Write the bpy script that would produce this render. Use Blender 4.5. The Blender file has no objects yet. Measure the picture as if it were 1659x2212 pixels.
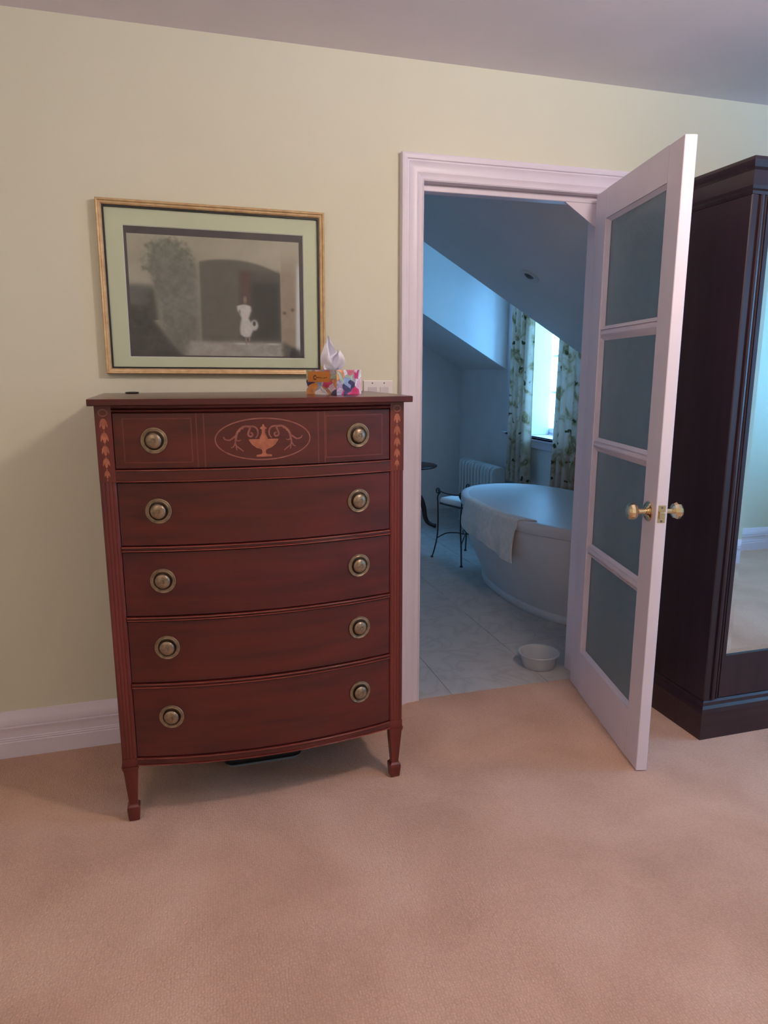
import bpy, bmesh, math, random
from mathutils import Vector, Matrix
import numpy as np

random.seed(7)
PI = math.pi
scene = bpy.context.scene
C = scene.collection

# ------------------------------------------------------------------ camera
F_PX, YAW, PITCH = 1515.3, 0.2874, 0.1988
cam_d = bpy.data.cameras.new('camera')
cam = bpy.data.objects.new('camera', cam_d)
C.objects.link(cam)
cam_d.sensor_fit = 'VERTICAL'
cam_d.sensor_height = 36.0
cam_d.sensor_width = 27.0
cam_d.lens = F_PX / 2212.0 * 36.0
cam_d.clip_start = 0.02
fw = Vector((math.sin(YAW) * math.cos(PITCH), math.cos(YAW) * math.cos(PITCH), -math.sin(PITCH)))
rt = Vector((math.cos(YAW), -math.sin(YAW), 0))
up = rt.cross(fw)
M = Matrix((rt, up, -fw)).transposed().to_4x4()
M.translation = Vector((-0.9125, -2.5854, 1.3554))
cam.matrix_world = M
scene.camera = cam

# ------------------------------------------------------------------ world, lights, exposure
scene.view_settings.view_transform = 'Standard'
scene.view_settings.look = 'None'
scene.view_settings.exposure = -0.14
scene.view_settings.gamma = 1.0
scene.view_settings.use_curve_mapping = False
SKY_COL = (0.17, 0.51, 1.0)
SKY_STRENGTH = 21.0
LAMP_COL = (1.0, 0.84, 0.78)
LAMP_STRENGTH = 164.0
world = bpy.data.worlds.new('sky')
scene.world = world
world.use_nodes = True
bg = world.node_tree.nodes['Background']
bg.inputs[0].default_value = (*SKY_COL, 1)
bg.inputs[1].default_value = SKY_STRENGTH


def portal(name, loc, rot, sx, sy):
    d = bpy.data.lights.new(name, 'AREA')
    d.shape = 'RECTANGLE'
    d.size, d.size_y = sx, sy
    d.cycles.is_portal = True
    o = bpy.data.objects.new(name, d)
    o.location, o.rotation_euler = loc, rot
    C.objects.link(o)


# bathroom window (faces -x), bedroom window in the right wall (faces -x)
BW = dict(y0=1.62, y1=2.77, z0=0.835, z1=2.10)
RW = dict(y0=-2.60, y1=-1.10, z0=0.90, z1=2.20)
XR = 3.9
portal('window_portal', (2.10, (BW['y0'] + BW['y1']) / 2, (BW['z0'] + BW['z1']) / 2), (0, PI / 2, 0),
       BW['z1'] - BW['z0'], BW['y1'] - BW['y0'])
portal('window_portal', (XR + 0.2, (RW['y0'] + RW['y1']) / 2, (RW['z0'] + RW['z1']) / 2), (0, PI / 2, 0),
       RW['z1'] - RW['z0'], RW['y1'] - RW['y0'])


# ------------------------------------------------------------------ materials
def lin(c):
    return tuple(((v / 255) / 12.92 if v / 255 <= 0.04045 else ((v / 255 + 0.055) / 1.055) ** 2.4) for v in c)


MATS = {}


def mat(name, c1, c2=None, scale=(4, 4, 4), detail=4, rough=0.5, metallic=0.0, bump=0.0, bscale=60.0,
        bstretch=(1, 1, 1), spec=0.5, coat=0.0, transmission=0.0, emission=None, estrength=0.0, ramp=(0.35, 0.65),
        sheen=0.0, ior=1.5, bdist=0.002):
    """Principled material; colour mixes two tones by a stretched noise, fine relief by a bump noise."""
    m = bpy.data.materials.new(name)
    m.use_nodes = True
    nt = m.node_tree
    b = nt.nodes['Principled BSDF']
    b.inputs['Roughness'].default_value = rough
    b.inputs['Metallic'].default_value = metallic
    b.inputs['Specular IOR Level'].default_value = spec
    b.inputs['Coat Weight'].default_value = coat
    b.inputs['Coat Roughness'].default_value = 0.12
    b.inputs['Transmission Weight'].default_value = transmission
    b.inputs['Sheen Weight'].default_value = sheen
    b.inputs['IOR'].default_value = ior
    tc = nt.nodes.new('ShaderNodeTexCoord')
    c1 = lin(c1)
    c2 = lin(c2) if c2 else tuple(v * 0.93 for v in c1)
    mp = nt.nodes.new('ShaderNodeMapping')
    mp.inputs['Scale'].default_value = scale
    nz = nt.nodes.new('ShaderNodeTexNoise')
    nz.inputs['Scale'].default_value = 1.0
    nz.inputs['Detail'].default_value = detail
    cr = nt.nodes.new('ShaderNodeValToRGB')
    cr.color_ramp.elements[0].position, cr.color_ramp.elements[1].position = ramp
    cr.color_ramp.elements[0].color = (*c1, 1)
    cr.color_ramp.elements[1].color = (*c2, 1)
    nt.links.new(tc.outputs['Object'], mp.inputs['Vector'])
    nt.links.new(mp.outputs['Vector'], nz.inputs['Vector'])
    nt.links.new(nz.outputs['Fac'], cr.inputs['Fac'])
    nt.links.new(cr.outputs['Color'], b.inputs['Base Color'])
    if bump:
        mp2 = nt.nodes.new('ShaderNodeMapping')
        mp2.inputs['Scale'].default_value = bstretch
        n2 = nt.nodes.new('ShaderNodeTexNoise')
        n2.inputs['Scale'].default_value = bscale
        n2.inputs['Detail'].default_value = 3
        bp = nt.nodes.new('ShaderNodeBump')
        bp.inputs['Strength'].default_value = bump
        bp.inputs['Distance'].default_value = bdist
        nt.links.new(tc.outputs['Object'], mp2.inputs['Vector'])
        nt.links.new(mp2.outputs['Vector'], n2.inputs['Vector'])
        nt.links.new(n2.outputs['Fac'], bp.inputs['Height'])
        nt.links.new(bp.outputs['Normal'], b.inputs['Normal'])
    if emission:
        b.inputs['Emission Color'].default_value = (*emission, 1)
        b.inputs['Emission Strength'].default_value = estrength
    MATS[name] = m
    return m


mat('wall_paint', (222, 219, 197), (219, 216, 193), scale=(1.2, 1.2, 1.2), rough=0.75, bump=0.08, bscale=220)
mat('ceiling_paint', (236, 227, 230), (232, 223, 226), rough=0.85, bump=0.05, bscale=200)
mat('bath_paint', (228, 224, 222), (224, 220, 218), rough=0.7, bump=0.05, bscale=200)
mat('trim_paint', (234, 224, 234), (230, 219, 230), rough=0.38, bump=0.03, bscale=90)
mat('door_paint', (230, 219, 228), (226, 214, 224), rough=0.42, bump=0.03, bscale=90)
mat('mahogany', (90, 27, 22), (68, 19, 16), scale=(1.6, 26, 26), detail=6, rough=0.28, bump=0.05, bscale=120,
    bstretch=(0.06, 1, 1), coat=0.25)
mat('mahogany_post', (110, 40, 32), (86, 26, 21), scale=(24, 24, 1.6), detail=6, rough=0.36, coat=0.25)
mat('bead_highlight', (150, 78, 64), (112, 50, 40), scale=(3, 40, 40), rough=0.25, coat=0.4)  # lighter tone paints the highlight that the rail edges catch
mat('mahogany_dark', (72, 22, 18), (50, 13, 12), scale=(1.6, 26, 26), detail=6, rough=0.4, coat=0.2)
mat('inlay_light', (172, 102, 76), (146, 80, 58), scale=(60, 60, 60), rough=0.35)
mat('inlay_pale', (150, 92, 80), (130, 74, 64), scale=(50, 50, 50), rough=0.35)
mat('inlay_line', (112, 52, 48), (100, 44, 40), scale=(50, 50, 50), rough=0.35)
mat('old_brass', (158, 136, 110), (122, 100, 78), scale=(60, 60, 60), rough=0.36, metallic=0.55, bump=0.15, bscale=300)
mat('old_brass_dark', (70, 54, 44), (48, 36, 30), scale=(60, 60, 60), rough=0.42, metallic=0.85)
mat('polished_brass', (238, 218, 182), (228, 204, 164), scale=(30, 30, 30), rough=0.16, metallic=1.0)
mat('gilt', (216, 186, 140), (196, 160, 118), scale=(40, 40, 40), rough=0.38, metallic=0.3, bump=0.1, bscale=150)
mat('black_line', (28, 24, 24), rough=0.5)
mat('mat_board', (214, 216, 184), (211, 213, 181), scale=(8, 8, 8), rough=0.9)
mat('mat_bevel', (232, 230, 214), rough=0.8)
mat('print_border', (74, 62, 68), (66, 56, 62), scale=(30, 30, 30), rough=0.8)
mat('wardrobe_wood', (46, 26, 34), (34, 18, 25), scale=(26, 26, 1.4), detail=6, rough=0.46, coat=0.05)
mat('wardrobe_wood_horizontal', (48, 27, 34), (36, 19, 25), scale=(1.4, 26, 26), detail=6, rough=0.36, coat=0.15)
mat('mirror', (226, 236, 236), (224, 234, 234), rough=0.015, metallic=1.0)
mat('tub_acrylic', (218, 212, 210), (214, 208, 207), rough=0.42, spec=0.35)
mat('towel_cloth', (226, 220, 212), (214, 207, 199), scale=(40, 40, 40), rough=0.95, bump=0.7, bscale=420, sheen=0.3)
mat('radiator_enamel', (214, 216, 214), (208, 210, 208), rough=0.4)
mat('pipe_metal', (60, 60, 62), (50, 50, 52), rough=0.45, metallic=0.6)
mat('iron', (74, 76, 78), (56, 58, 62), scale=(40, 40, 40), rough=0.42, metallic=0.7)
mat('seat_vinyl', (232, 232, 228), (226, 226, 222), rough=0.5)
mat('dark_wood', (52, 30, 26), (36, 20, 18), scale=(20, 20, 2), rough=0.4)
mat('plastic_white', (236, 236, 236), (230, 230, 231), rough=0.3, transmission=0.55)
mat('switch_plastic', (236, 226, 222), (232, 222, 218), rough=0.35)
mat('rocker_plastic', (206, 196, 198), (202, 192, 194), rough=0.35)
mat('tissue_paper', (240, 236, 244), (232, 228, 238), scale=(30, 30, 30), rough=0.95)
mat('black_plastic', (16, 16, 18), (12, 12, 14), rough=0.35)
mat('grey_plastic', (150, 158, 164), (144, 150, 158), rough=0.4)
mat('grout', (150, 150, 148), (142, 142, 140), rough=0.9)
mat('lamp_metal', (190, 180, 165), rough=0.3, metallic=0.9)
mat('lamp_glass', (255, 245, 235), rough=0.4, emission=LAMP_COL, estrength=LAMP_STRENGTH)
mat('fill_lamp_glass', (255, 245, 235), rough=0.4, emission=LAMP_COL, estrength=LAMP_STRENGTH * 0.11)  # weaker glow for the added fill lamp
mat('dull_metal', (120, 122, 126), (96, 98, 102), rough=0.4, metallic=0.7)
mat('bulb_off', (96, 98, 102), (70, 74, 80), scale=(60, 60, 60), rough=0.25)


def noise_ramp(m, stops, scale=3.0, detail=6, distort=0.6, mapping=(1, 1, 1)):
    nt = m.node_tree
    b = nt.nodes['Principled BSDF']
    for l in list(b.inputs['Base Color'].links):
        nt.links.remove(l)
    tc = nt.nodes.new('ShaderNodeTexCoord')
    mp = nt.nodes.new('ShaderNodeMapping')
    mp.inputs['Scale'].default_value = mapping
    nz = nt.nodes.new('ShaderNodeTexNoise')
    nz.inputs['Scale'].default_value = scale
    nz.inputs['Detail'].default_value = detail
    nz.inputs['Distortion'].default_value = distort
    cr = nt.nodes.new('ShaderNodeValToRGB')
    els = cr.color_ramp.elements
    while len(els) > 1:
        els.remove(els[-1])
    for i, (p, c) in enumerate(stops):
        e = els[0] if i == 0 else els.new(p)
        e.position = p
        e.color = (*lin(c), 1)
    nt.links.new(tc.outputs['Object'], mp.inputs['Vector'])
    nt.links.new(mp.outputs['Vector'], nz.inputs['Vector'])
    nt.links.new(nz.outputs['Fac'], cr.inputs['Fac'])
    nt.links.new(cr.outputs['Color'], b.inputs['Base Color'])
    return nt, tc, b, cr


# carpet: sand tone, vague brushed patches, regular loop weave in the relief
m = mat('carpet', (204, 160, 138), rough=0.97, spec=0.1, sheen=0.25)
nt, tc, b, cr = noise_ramp(m, [(0.28, (196, 155, 132)), (0.5, (213, 171, 148)), (0.72, (226, 186, 163))], scale=2.6,
                           detail=8, distort=0.4)
vor = nt.nodes.new('ShaderNodeTexVoronoi')
vor.inputs['Scale'].default_value = 150
vor.inputs['Randomness'].default_value = 0.55
mpv = nt.nodes.new('ShaderNodeMapping')
mpv.inputs['Scale'].default_value = (1, 1, 0.01)
mpv.inputs['Rotation'].default_value = (0, 0, 0.05)
nt.links.new(tc.outputs['Object'], mpv.inputs['Vector'])
nt.links.new(mpv.outputs['Vector'], vor.inputs['Vector'])
bpn = nt.nodes.new('ShaderNodeBump')
bpn.invert = True
bpn.inputs['Strength'].default_value = 0.55
bpn.inputs['Distance'].default_value = 0.004
nt.links.new(vor.outputs['Distance'], bpn.inputs['Height'])
nt.links.new(bpn.outputs['Normal'], b.inputs['Normal'])
mixc = nt.nodes.new('ShaderNodeMix')
mixc.data_type = 'RGBA'
mixc.blend_type = 'MULTIPLY'
mixc.inputs[0].default_value = 0.35
rp = nt.nodes.new('ShaderNodeValToRGB')
rp.color_ramp.elements[0].color = (1, 1, 1, 1)
rp.color_ramp.elements[1].color = (0.55, 0.5, 0.47, 1)
rp.color_ramp.elements[1].position = 0.75
nt.links.new(vor.outputs['Distance'], rp.inputs['Fac'])
nt.links.new(cr.outputs['Color'], mixc.inputs[6])
nt.links.new(rp.outputs['Color'], mixc.inputs[7])
nt.links.new(mixc.outputs[2], b.inputs['Base Color'])

# marble tile: grey clouds and veins
m = mat('marble_tile', (190, 188, 184), rough=0.28)
noise_ramp(m, [(0.3, (198, 192, 187)), (0.47, (190, 185, 180)), (0.5, (178, 173, 168)), (0.54, (189, 184, 180)),
               (0.75, (202, 197, 192))], scale=3.2, detail=7, distort=1.6)

# floral curtain: cream ground with olive sprigs and dark leaves
m = mat('curtain_fabric', (214, 206, 180), rough=0.9, spec=0.1)
nt, tc, b, cr = noise_ramp(m, [(0.40, (202, 182, 164)), (0.52, (192, 171, 150)), (0.59, (164, 144, 110)),
                               (0.66, (122, 102, 72)), (0.72, (186, 166, 142))], scale=9.0, detail=5, distort=1.0)
v2 = nt.nodes.new('ShaderNodeTexVoronoi')
v2.inputs['Scale'].default_value = 13
mpc = nt.nodes.new('ShaderNodeMapping')
mpc.inputs['Scale'].default_value = (0.7, 1.0, 0.8)
nzc = nt.nodes.new('ShaderNodeTexNoise')
nzc.inputs['Scale'].default_value = 22
addv = nt.nodes.new('ShaderNodeVectorMath')
addv.operation = 'ADD'
scv = nt.nodes.new('ShaderNodeVectorMath')
scv.operation = 'SCALE'
scv.inputs['Scale'].default_value = 0.09
nt.links.new(tc.outputs['Object'], mpc.inputs['Vector'])
nt.links.new(tc.outputs['Object'], nzc.inputs['Vector'])
nt.links.new(nzc.outputs['Color'], scv.inputs[0])
nt.links.new(mpc.outputs['Vector'], addv.inputs[0])
nt.links.new(scv.outputs['Vector'], addv.inputs[1])
nt.links.new(addv.outputs['Vector'], v2.inputs['Vector'])
rp2 = nt.nodes.new('ShaderNodeValToRGB')
rp2.color_ramp.elements[0].position = 0.16
rp2.color_ramp.elements[0].color = (1, 1, 1, 1)
rp2.color_ramp.elements[1].position = 0.24
rp2.color_ramp.elements[1].color = (0, 0, 0, 1)
nt.links.new(v2.outputs['Distance'], rp2.inputs['Fac'])
mx = nt.nodes.new('ShaderNodeMix')
mx.data_type = 'RGBA'
mx.inputs[7].default_value = (*lin((70, 66, 42)), 1)
nt.links.new(rp2.outputs['Color'], mx.inputs[0])
nt.links.new(cr.outputs['Color'], mx.inputs[6])
nt.links.new(mx.outputs[2], b.inputs['Base Color'])
tr = nt.nodes.new('ShaderNodeBsdfTranslucent')
nt.links.new(mx.outputs[2], tr.inputs['Color'])
ms = nt.nodes.new('ShaderNodeMixShader')
ms.inputs[0].default_value = 0.10
out = nt.nodes['Material Output']
nt.links.new(b.outputs[0], ms.inputs[1])
nt.links.new(tr.outputs[0], ms.inputs[2])
nt.links.new(ms.outputs[0], out.inputs['Surface'])


def clear_glass(name, tint=(0.97, 0.985, 0.985)):
    m = bpy.data.materials.new(name)
    m.use_nodes = True
    nt = m.node_tree
    nt.nodes.remove(nt.nodes['Principled BSDF'])
    t = nt.nodes.new('ShaderNodeBsdfTransparent')
    t.inputs[0].default_value = (*tint, 1)
    g = nt.nodes.new('ShaderNodeBsdfGlossy')
    g.inputs['Roughness'].default_value = 0.02
    # Schlick reflectance from the facing angle, the same on both sides of the thin pane
    f = nt.nodes.new('ShaderNodeLayerWeight')
    f.inputs['Blend'].default_value = 0.5
    pw = nt.nodes.new('ShaderNodeMath')
    pw.operation = 'POWER'
    pw.inputs[1].default_value = 5.0
    ma = nt.nodes.new('ShaderNodeMath')
    ma.operation = 'MULTIPLY_ADD'
    ma.inputs[1].default_value = 0.96
    ma.inputs[2].default_value = 0.035
    x = nt.nodes.new('ShaderNodeMixShader')
    nt.links.new(f.outputs['Facing'], pw.inputs[0])
    nt.links.new(pw.outputs[0], ma.inputs[0])
    nt.links.new(ma.outputs[0], x.inputs[0])
    nt.links.new(t.outputs[0], x.inputs[1])
    nt.links.new(g.outputs[0], x.inputs[2])
    nt.links.new(x.outputs[0], nt.nodes['Material Output'].inputs['Surface'])
    MATS[name] = m


clear_glass('clear_glass')
mat('obscure_glass', (176, 192, 196), (168, 186, 190), scale=(20, 20, 20), rough=0.38, transmission=0.75, bump=0.5,
    bscale=150, spec=0.6)


def attr_mat(name, rough=0.8):
    m = bpy.data.materials.new(name)
    m.use_nodes = True
    nt = m.node_tree
    a = nt.nodes.new('ShaderNodeVertexColor')
    a.layer_name = 'print'
    nt.links.new(a.outputs['Color'], nt.nodes['Principled BSDF'].inputs['Base Color'])
    nt.nodes['Principled BSDF'].inputs['Roughness'].default_value = rough
    MATS[name] = m


attr_mat('printed_paper', 0.85)
attr_mat('printed_card', 0.45)


# ------------------------------------------------------------------ mesh helpers
def new_obj(name, mesh, material, parent=None, loc=(0, 0, 0), rot=(0, 0, 0)):
    o = bpy.data.objects.new(name, mesh)
    C.objects.link(o)
    if material and not mesh.materials:
        mesh.materials.append(MATS[material])
    o.location, o.rotation_euler = loc, rot
    if parent:
        o.parent = parent
    return o


def root_offset(parent):
    v = Vector((0, 0, 0))
    while parent:
        v += parent.location
        parent = parent.parent
    return v


def finish(name, bm, material, parent=None, world=False, smooth=False, bevel=0.0, seg=1, angle=35):
    """Turn a bmesh into one mesh object. world=True: coordinates are world ones, shifted into the parent's frame."""
    bmesh.ops.remove_doubles(bm, verts=bm.verts, dist=1e-6)
    if bevel:
        es = [e for e in bm.edges if len(e.link_faces) == 2 and e.calc_face_angle(0) > math.radians(30)]
        bmesh.ops.bevel(bm, geom=es, offset=bevel, segments=seg, affect='EDGES', profile=0.7)
    bmesh.ops.recalc_face_normals(bm, faces=bm.faces)
    if world and parent:
        bmesh.ops.translate(bm, verts=bm.verts, vec=-root_offset(parent))
    me = bpy.data.meshes.new(name)
    bm.to_mesh(me)
    bm.free()
    if smooth:
        for p in me.polygons:
            p.use_smooth = True
        try:
            me.set_sharp_from_angle(angle=math.radians(angle))
        except Exception:
            pass
    return new_obj(name, me, material, parent)


def thing(name, label, cat, loc=(0, 0, 0), rotz=0.0, group=None):
    o = bpy.data.objects.new(name, None)
    o.empty_display_size = 0.05
    C.objects.link(o)
    o.location = loc
    o.rotation_euler = (0, 0, rotz)
    tag(o, label, cat, group)
    return o


def tag(o, label, cat, group=None):
    o['label'] = label
    o['category'] = cat
    if group:
        o['group'] = group
    return o


def struct(o, label=None):
    o['kind'] = 'structure'
    if label:
        o['label'] = label
    return o


def box(bm, x0, x1, y0, y1, z0, z1):
    vs = [bm.verts.new(p) for p in ((x0, y0, z0), (x1, y0, z0), (x1, y1, z0), (x0, y1, z0),
                                    (x0, y0, z1), (x1, y0, z1), (x1, y1, z1), (x0, y1, z1))]
    for f in ((0, 3, 2, 1), (4, 5, 6, 7), (0, 1, 5, 4), (1, 2, 6, 5), (2, 3, 7, 6), (3, 0, 4, 7)):
        bm.faces.new([vs[i] for i in f])
    return vs


def B(*boxes):
    bm = bmesh.new()
    for b_ in boxes:
        box(bm, *b_)
    return bm


def loft(bm, rings, closed_ring=True, cap=True, closed_path=False):
    """rings: list of lists of points, same length."""
    R = [[bm.verts.new(p) for p in r] for r in rings]
    n = len(R[0])
    m_ = len(R)
    for i in range(m_ if closed_path else m_ - 1):
        a, b_ = R[i], R[(i + 1) % m_]
        for j in range(n if closed_ring else n - 1):
            k = (j + 1) % n
            try:
                bm.faces.new((a[j], a[k], b_[k], b_[j]))
            except ValueError:
                pass
    if cap and not closed_path and closed_ring:
        for r in (R[0], R[-1]):
            try:
                bm.faces.new(r)
            except ValueError:
                pass
    return R


def lathe(bm, prof, n=32, axis='z', cen=(0, 0, 0), cap=True):
    """prof: (radius, height along the axis)."""
    rings = []
    for r, h in prof:
        ring = []
        for i in range(n):
            a = 2 * PI * i / n
            u, v = max(r, 1e-5) * math.cos(a), max(r, 1e-5) * math.sin(a)
            p = {'z': (u, v, h), 'y': (u, h, v), 'x': (h, u, v)}[axis]
            ring.append((p[0] + cen[0], p[1] + cen[1], p[2] + cen[2]))
        rings.append(ring)
    loft(bm, rings, cap=cap)


def tube(bm, pts, r, n=8, closed=False):
    pts = [Vector(p) for p in pts]
    rr = r if isinstance(r, (list, tuple)) else [r] * len(pts)
    rings = []
    ref = None
    m_ = len(pts)
    for i, p in enumerate(pts):
        if closed:
            t = pts[(i + 1) % m_] - pts[i - 1]
        else:
            t = pts[min(i + 1, m_ - 1)] - pts[max(i - 1, 0)]
        t.normalize()
        if ref is None:
            ref = Vector((0, 0, 1)) if abs(t.z) < 0.9 else Vector((1, 0, 0))
        u = ref - t * ref.dot(t)
        if u.length < 1e-6:
            u = t.orthogonal()
        u.normalize()
        ref = u
        v = t.cross(u)
        rings.append([p + (u * math.cos(2 * PI * k / n) + v * math.sin(2 * PI * k / n)) * rr[i] for k in range(n)])
    loft(bm, rings, closed_path=closed)


def smooth_path(pts, k=6):
    """Catmull-Rom through the points."""
    P = [Vector(p) for p in pts]
    out_ = []
    for i in range(len(P) - 1):
        p0, p1, p2, p3 = P[max(i - 1, 0)], P[i], P[i + 1], P[min(i + 2, len(P) - 1)]
        for j in range(k):
            t = j / k
            out_.append(0.5 * ((2 * p1) + (p2 - p0) * t + (2 * p0 - 5 * p1 + 4 * p2 - p3) * t * t
                               + (3 * p1 - p0 - 3 * p2 + p3) * t ** 3))
    out_.append(P[-1])
    return out_


def prism_x(bm, prof, x0, x1):
    """prof in (y, z), extruded along x."""
    loft(bm, [[(x0, y, z) for y, z in prof], [(x1, y, z) for y, z in prof]])


def prism_y(bm, prof, y0, y1):
    """prof in (x, z), extruded along y."""
    loft(bm, [[(x, y0, z) for x, z in prof], [(x, y1, z) for x, z in prof]])


def rect_hole_wall(bm, axis, t0, t1, a0, a1, z0, z1, holes):
    """Wall slab between t0 and t1 on one axis, spanning a0..a1 on the other; holes: (a0, a1, z0, z1)."""
    As = sorted({a0, a1, *[h[0] for h in holes], *[h[1] for h in holes]})
    Zs = sorted({z0, z1, *[h[2] for h in holes], *[h[3] for h in holes]})
    for i in range(len(As) - 1):
        for j in range(len(Zs) - 1):
            ca, cz = (As[i] + As[i + 1]) / 2, (Zs[j] + Zs[j + 1]) / 2
            if any(h[0] < ca < h[1] and h[2] < cz < h[3] for h in holes):
                continue
            if axis == 'y':
                box(bm, As[i], As[i + 1], t0, t1, Zs[j], Zs[j + 1])
            else:
                box(bm, t0, t1, As[i], As[i + 1], Zs[j], Zs[j + 1])
    # inner faces shared by two cells go
    bmesh.ops.remove_doubles(bm, verts=bm.verts, dist=1e-6)
    seen = {}
    for f in bm.faces:
        seen.setdefault(tuple(sorted(v.index for v in f.verts)), []).append(f)
    bm.verts.index_update()
    seen = {}
    for f in bm.faces:
        seen.setdefault(tuple(sorted(v.index for v in f.verts)), []).append(f)
    dead = [f for fs in seen.values() if len(fs) > 1 for f in fs]
    bmesh.ops.delete(bm, geom=dead, context='FACES')


def painted(name, nx, ny, place, colour, material, parent, world=True):
    """A flat printed sheet: grid of nx by ny cells; place(u,v)->xyz; colour(U,V)->rgb arrays in sRGB 0..255."""
    u = np.linspace(0, 1, nx + 1)
    v = np.linspace(0, 1, ny + 1)
    U, V = np.meshgrid(u, v)
    off = root_offset(parent) if world else Vector((0, 0, 0))
    verts = [tuple(Vector(place(a, b_)) - off) for a, b_ in zip(U.ravel(), V.ravel())]
    faces = []
    for j in range(ny):
        for i in range(nx):
            k = j * (nx + 1) + i
            faces.append((k, k + 1, k + nx + 2, k + nx + 1))
    me = bpy.data.meshes.new(name)
    me.from_pydata(verts, [], faces)
    col = colour(U, V) / 255.0
    col = np.clip(col, 0, 1)
    l = np.where(col <= 0.04045, col / 12.92, ((col + 0.055) / 1.055) ** 2.4)
    rgba = np.ones((len(verts), 4), dtype=np.float32)
    rgba[:, :3] = l.reshape(-1, 3)
    at = me.color_attributes.new('print', 'FLOAT_COLOR', 'POINT')
    at.data.foreach_set('color', rgba.ravel())
    return new_obj(name, me, material, parent)


def vnoise(U, V, fx, fy, seed=0):
    rng = np.random.RandomState(seed)
    g = rng.rand(int(fy) + 3, int(fx) + 3)
    x, y = U * fx, V * fy
    i, j = np.floor(x).astype(int), np.floor(y).astype(int)
    a, b_ = x - i, y - j
    a, b_ = a * a * (3 - 2 * a), b_ * b_ * (3 - 2 * b_)
    return (g[j, i] * (1 - a) * (1 - b_) + g[j, i + 1] * a * (1 - b_) + g[j + 1, i] * (1 - a) * b_
            + g[j + 1, i + 1] * a * b_)


def fbm(U, V, f, seed=0, asp=1.4):
    return (vnoise(U, V, f * asp, f, seed) * 0.5 + vnoise(U, V, 2 * f * asp, 2 * f, seed + 1) * 0.3
            + vnoise(U, V, 4 * f * asp, 4 * f, seed + 2) * 0.2)


# ------------------------------------------------------------------ the setting: bedroom
XL, YB, ZC = -2.7, -2.85, 2.427
OW, OH = 0.765, 2.03          # door opening
TW = 0.12                       # wall thickness
bm = B((XL, XR, YB, 0.0, -0.06, 0.0))
struct(finish('floor', bm, 'carpet'), 'sand pink looped carpet covering the bedroom floor')
bm = B((XL, XR, YB, TW, ZC, ZC + 0.08))
struct(finish('ceiling', bm, 'ceiling_paint'), 'plain off white bedroom ceiling')
bm = bmesh.new()
rect_hole_wall(bm, 'y', 0.0, TW, XL, XR, -0.06, ZC, [(0.0 - 0.012, OW + 0.012, -0.06, OH + 0.012)])
struct(finish('wall_back', bm, 'wall_paint'), 'pale yellow green wall behind the dresser')
bm = B((XL - 0.1, XL, YB - 0.1, TW, -0.06, ZC))
struct(finish('wall_left', bm, 'wall_paint'))
bm = B((XL, XR + 0.25, YB - 0.1, YB, -0.06, ZC))
struct(finish('wall_front', bm, 'wall_paint'))
bm = bmesh.new()
rect_hole_wall(bm, 'x', XR, XR + 0.25, YB, TW, -0.06, ZC, [(RW['y0'], RW['y1'], RW['z0'], RW['z1'])])
struct(finish('wall_right', bm, 'wall_paint'))


def build_window(name, label, x, y0, y1, z0, z1, halves, rows, thick=0.05, crank=False):
    """Casement window in a plane of constant x: frame, sashes with rails, horizontal glazing bars, panes."""
    w = bpy.data.objects.new(name, None)
    C.objects.link(w)
    w.location = (x, (y0 + y1) / 2, z0)
    struct(w, label)
    f = 0.03
    finish('frame', B((x, x + thick, y0, y1, z0, z0 + f), (x, x + thick, y0, y1, z1 - f, z1),
                      (x, x + thick, y0, y0 + f, z0 + f, z1 - f), (x, x + thick, y1 - f, y1, z0 + f, z1 - f)),
           'trim_paint', w, world=True, bevel=0.003)
    n = halves
    ws = (y1 - y0 - 2 * f) / n
    for i in range(n):
        a, b_ = y0 + f + i * ws, y0 + f + (i + 1) * ws
        s = 0.042
        za, zb = z0 + f, z1 - f
        sash = finish('sash', B((x + .006, x + thick - .008, a + .001, a + s, za, zb),
                                (x + .006, x + thick - .008, b_ - s, b_ - .001, za, zb),
                                (x + .006, x + thick - .008, a + s, b_ - s, za, za + s),
                                (x + .006, x + thick - .008, a + s, b_ - s, zb - s, zb)),
                      'trim_paint', w, world=True, bevel=0.003)
        hz = (zb - za - 2 * s) / rows
        for k in range(1, rows):
            zz = za + s + k * hz
            finish('glazing_bar', B((x + .012, x + thick - .014, a + s, b_ - s, zz - .009, zz + .009)), 'trim_paint',
                   sash, world=True, bevel=0.003)
        for k in range(rows):
            zz = za + s + k * hz
            finish('pane', B((x + .022, x + .026, a + s - .004, b_ - s + .004, zz + .0095 * (k > 0),
                              zz + hz - .0095 * (k < rows - 1))), 'clear_glass', sash, world=True)
    if crank:
        bm_ = bmesh.new()
        yc = (y0 + y1) / 2 + 0.02
        tube(bm_, smooth_path([(x - .005, yc + .03, z0 + .035), (x - .03, yc + .03, z0 + .04),
                               (x - .045, yc, z0 + .028), (x - .05, yc - .08, z0 + .016)], 5), 0.007)
        box(bm_, x - .02, x + .0, yc, yc + .07, z0 + .002, z0 + .032)
        finish('crank_handle', bm_, 'dull_metal', w, world=True, smooth=True)
    return w


build_window('window_2', 'wide bedroom window in the right wall', XR + 0.14, RW['y0'], RW['y1'], RW['z0'], RW['z1'], 3, 3)

# baseboard profile, front at y = -depth
BP = [(0.0, 0.0), (0.020, 0.0), (0.020, 0.058), (0.0175, 0.060), (0.0175, 0.063), (0.0195, 0.066), (0.0175, 0.069),
      (0.0195, 0.073), (0.0165, 0.076), (0.0158, 0.090), (0.0165, 0.104), (0.019, 0.110), (0.019, 0.113),
      (0.0145, 0.116), (0.0145, 0.119), (0.018, 0.121), (0.0175, 0.134), (0.013, 0.146), (0.008, 0.157),
      (0.005, 0.168), (0.0, 0.170)]


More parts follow.
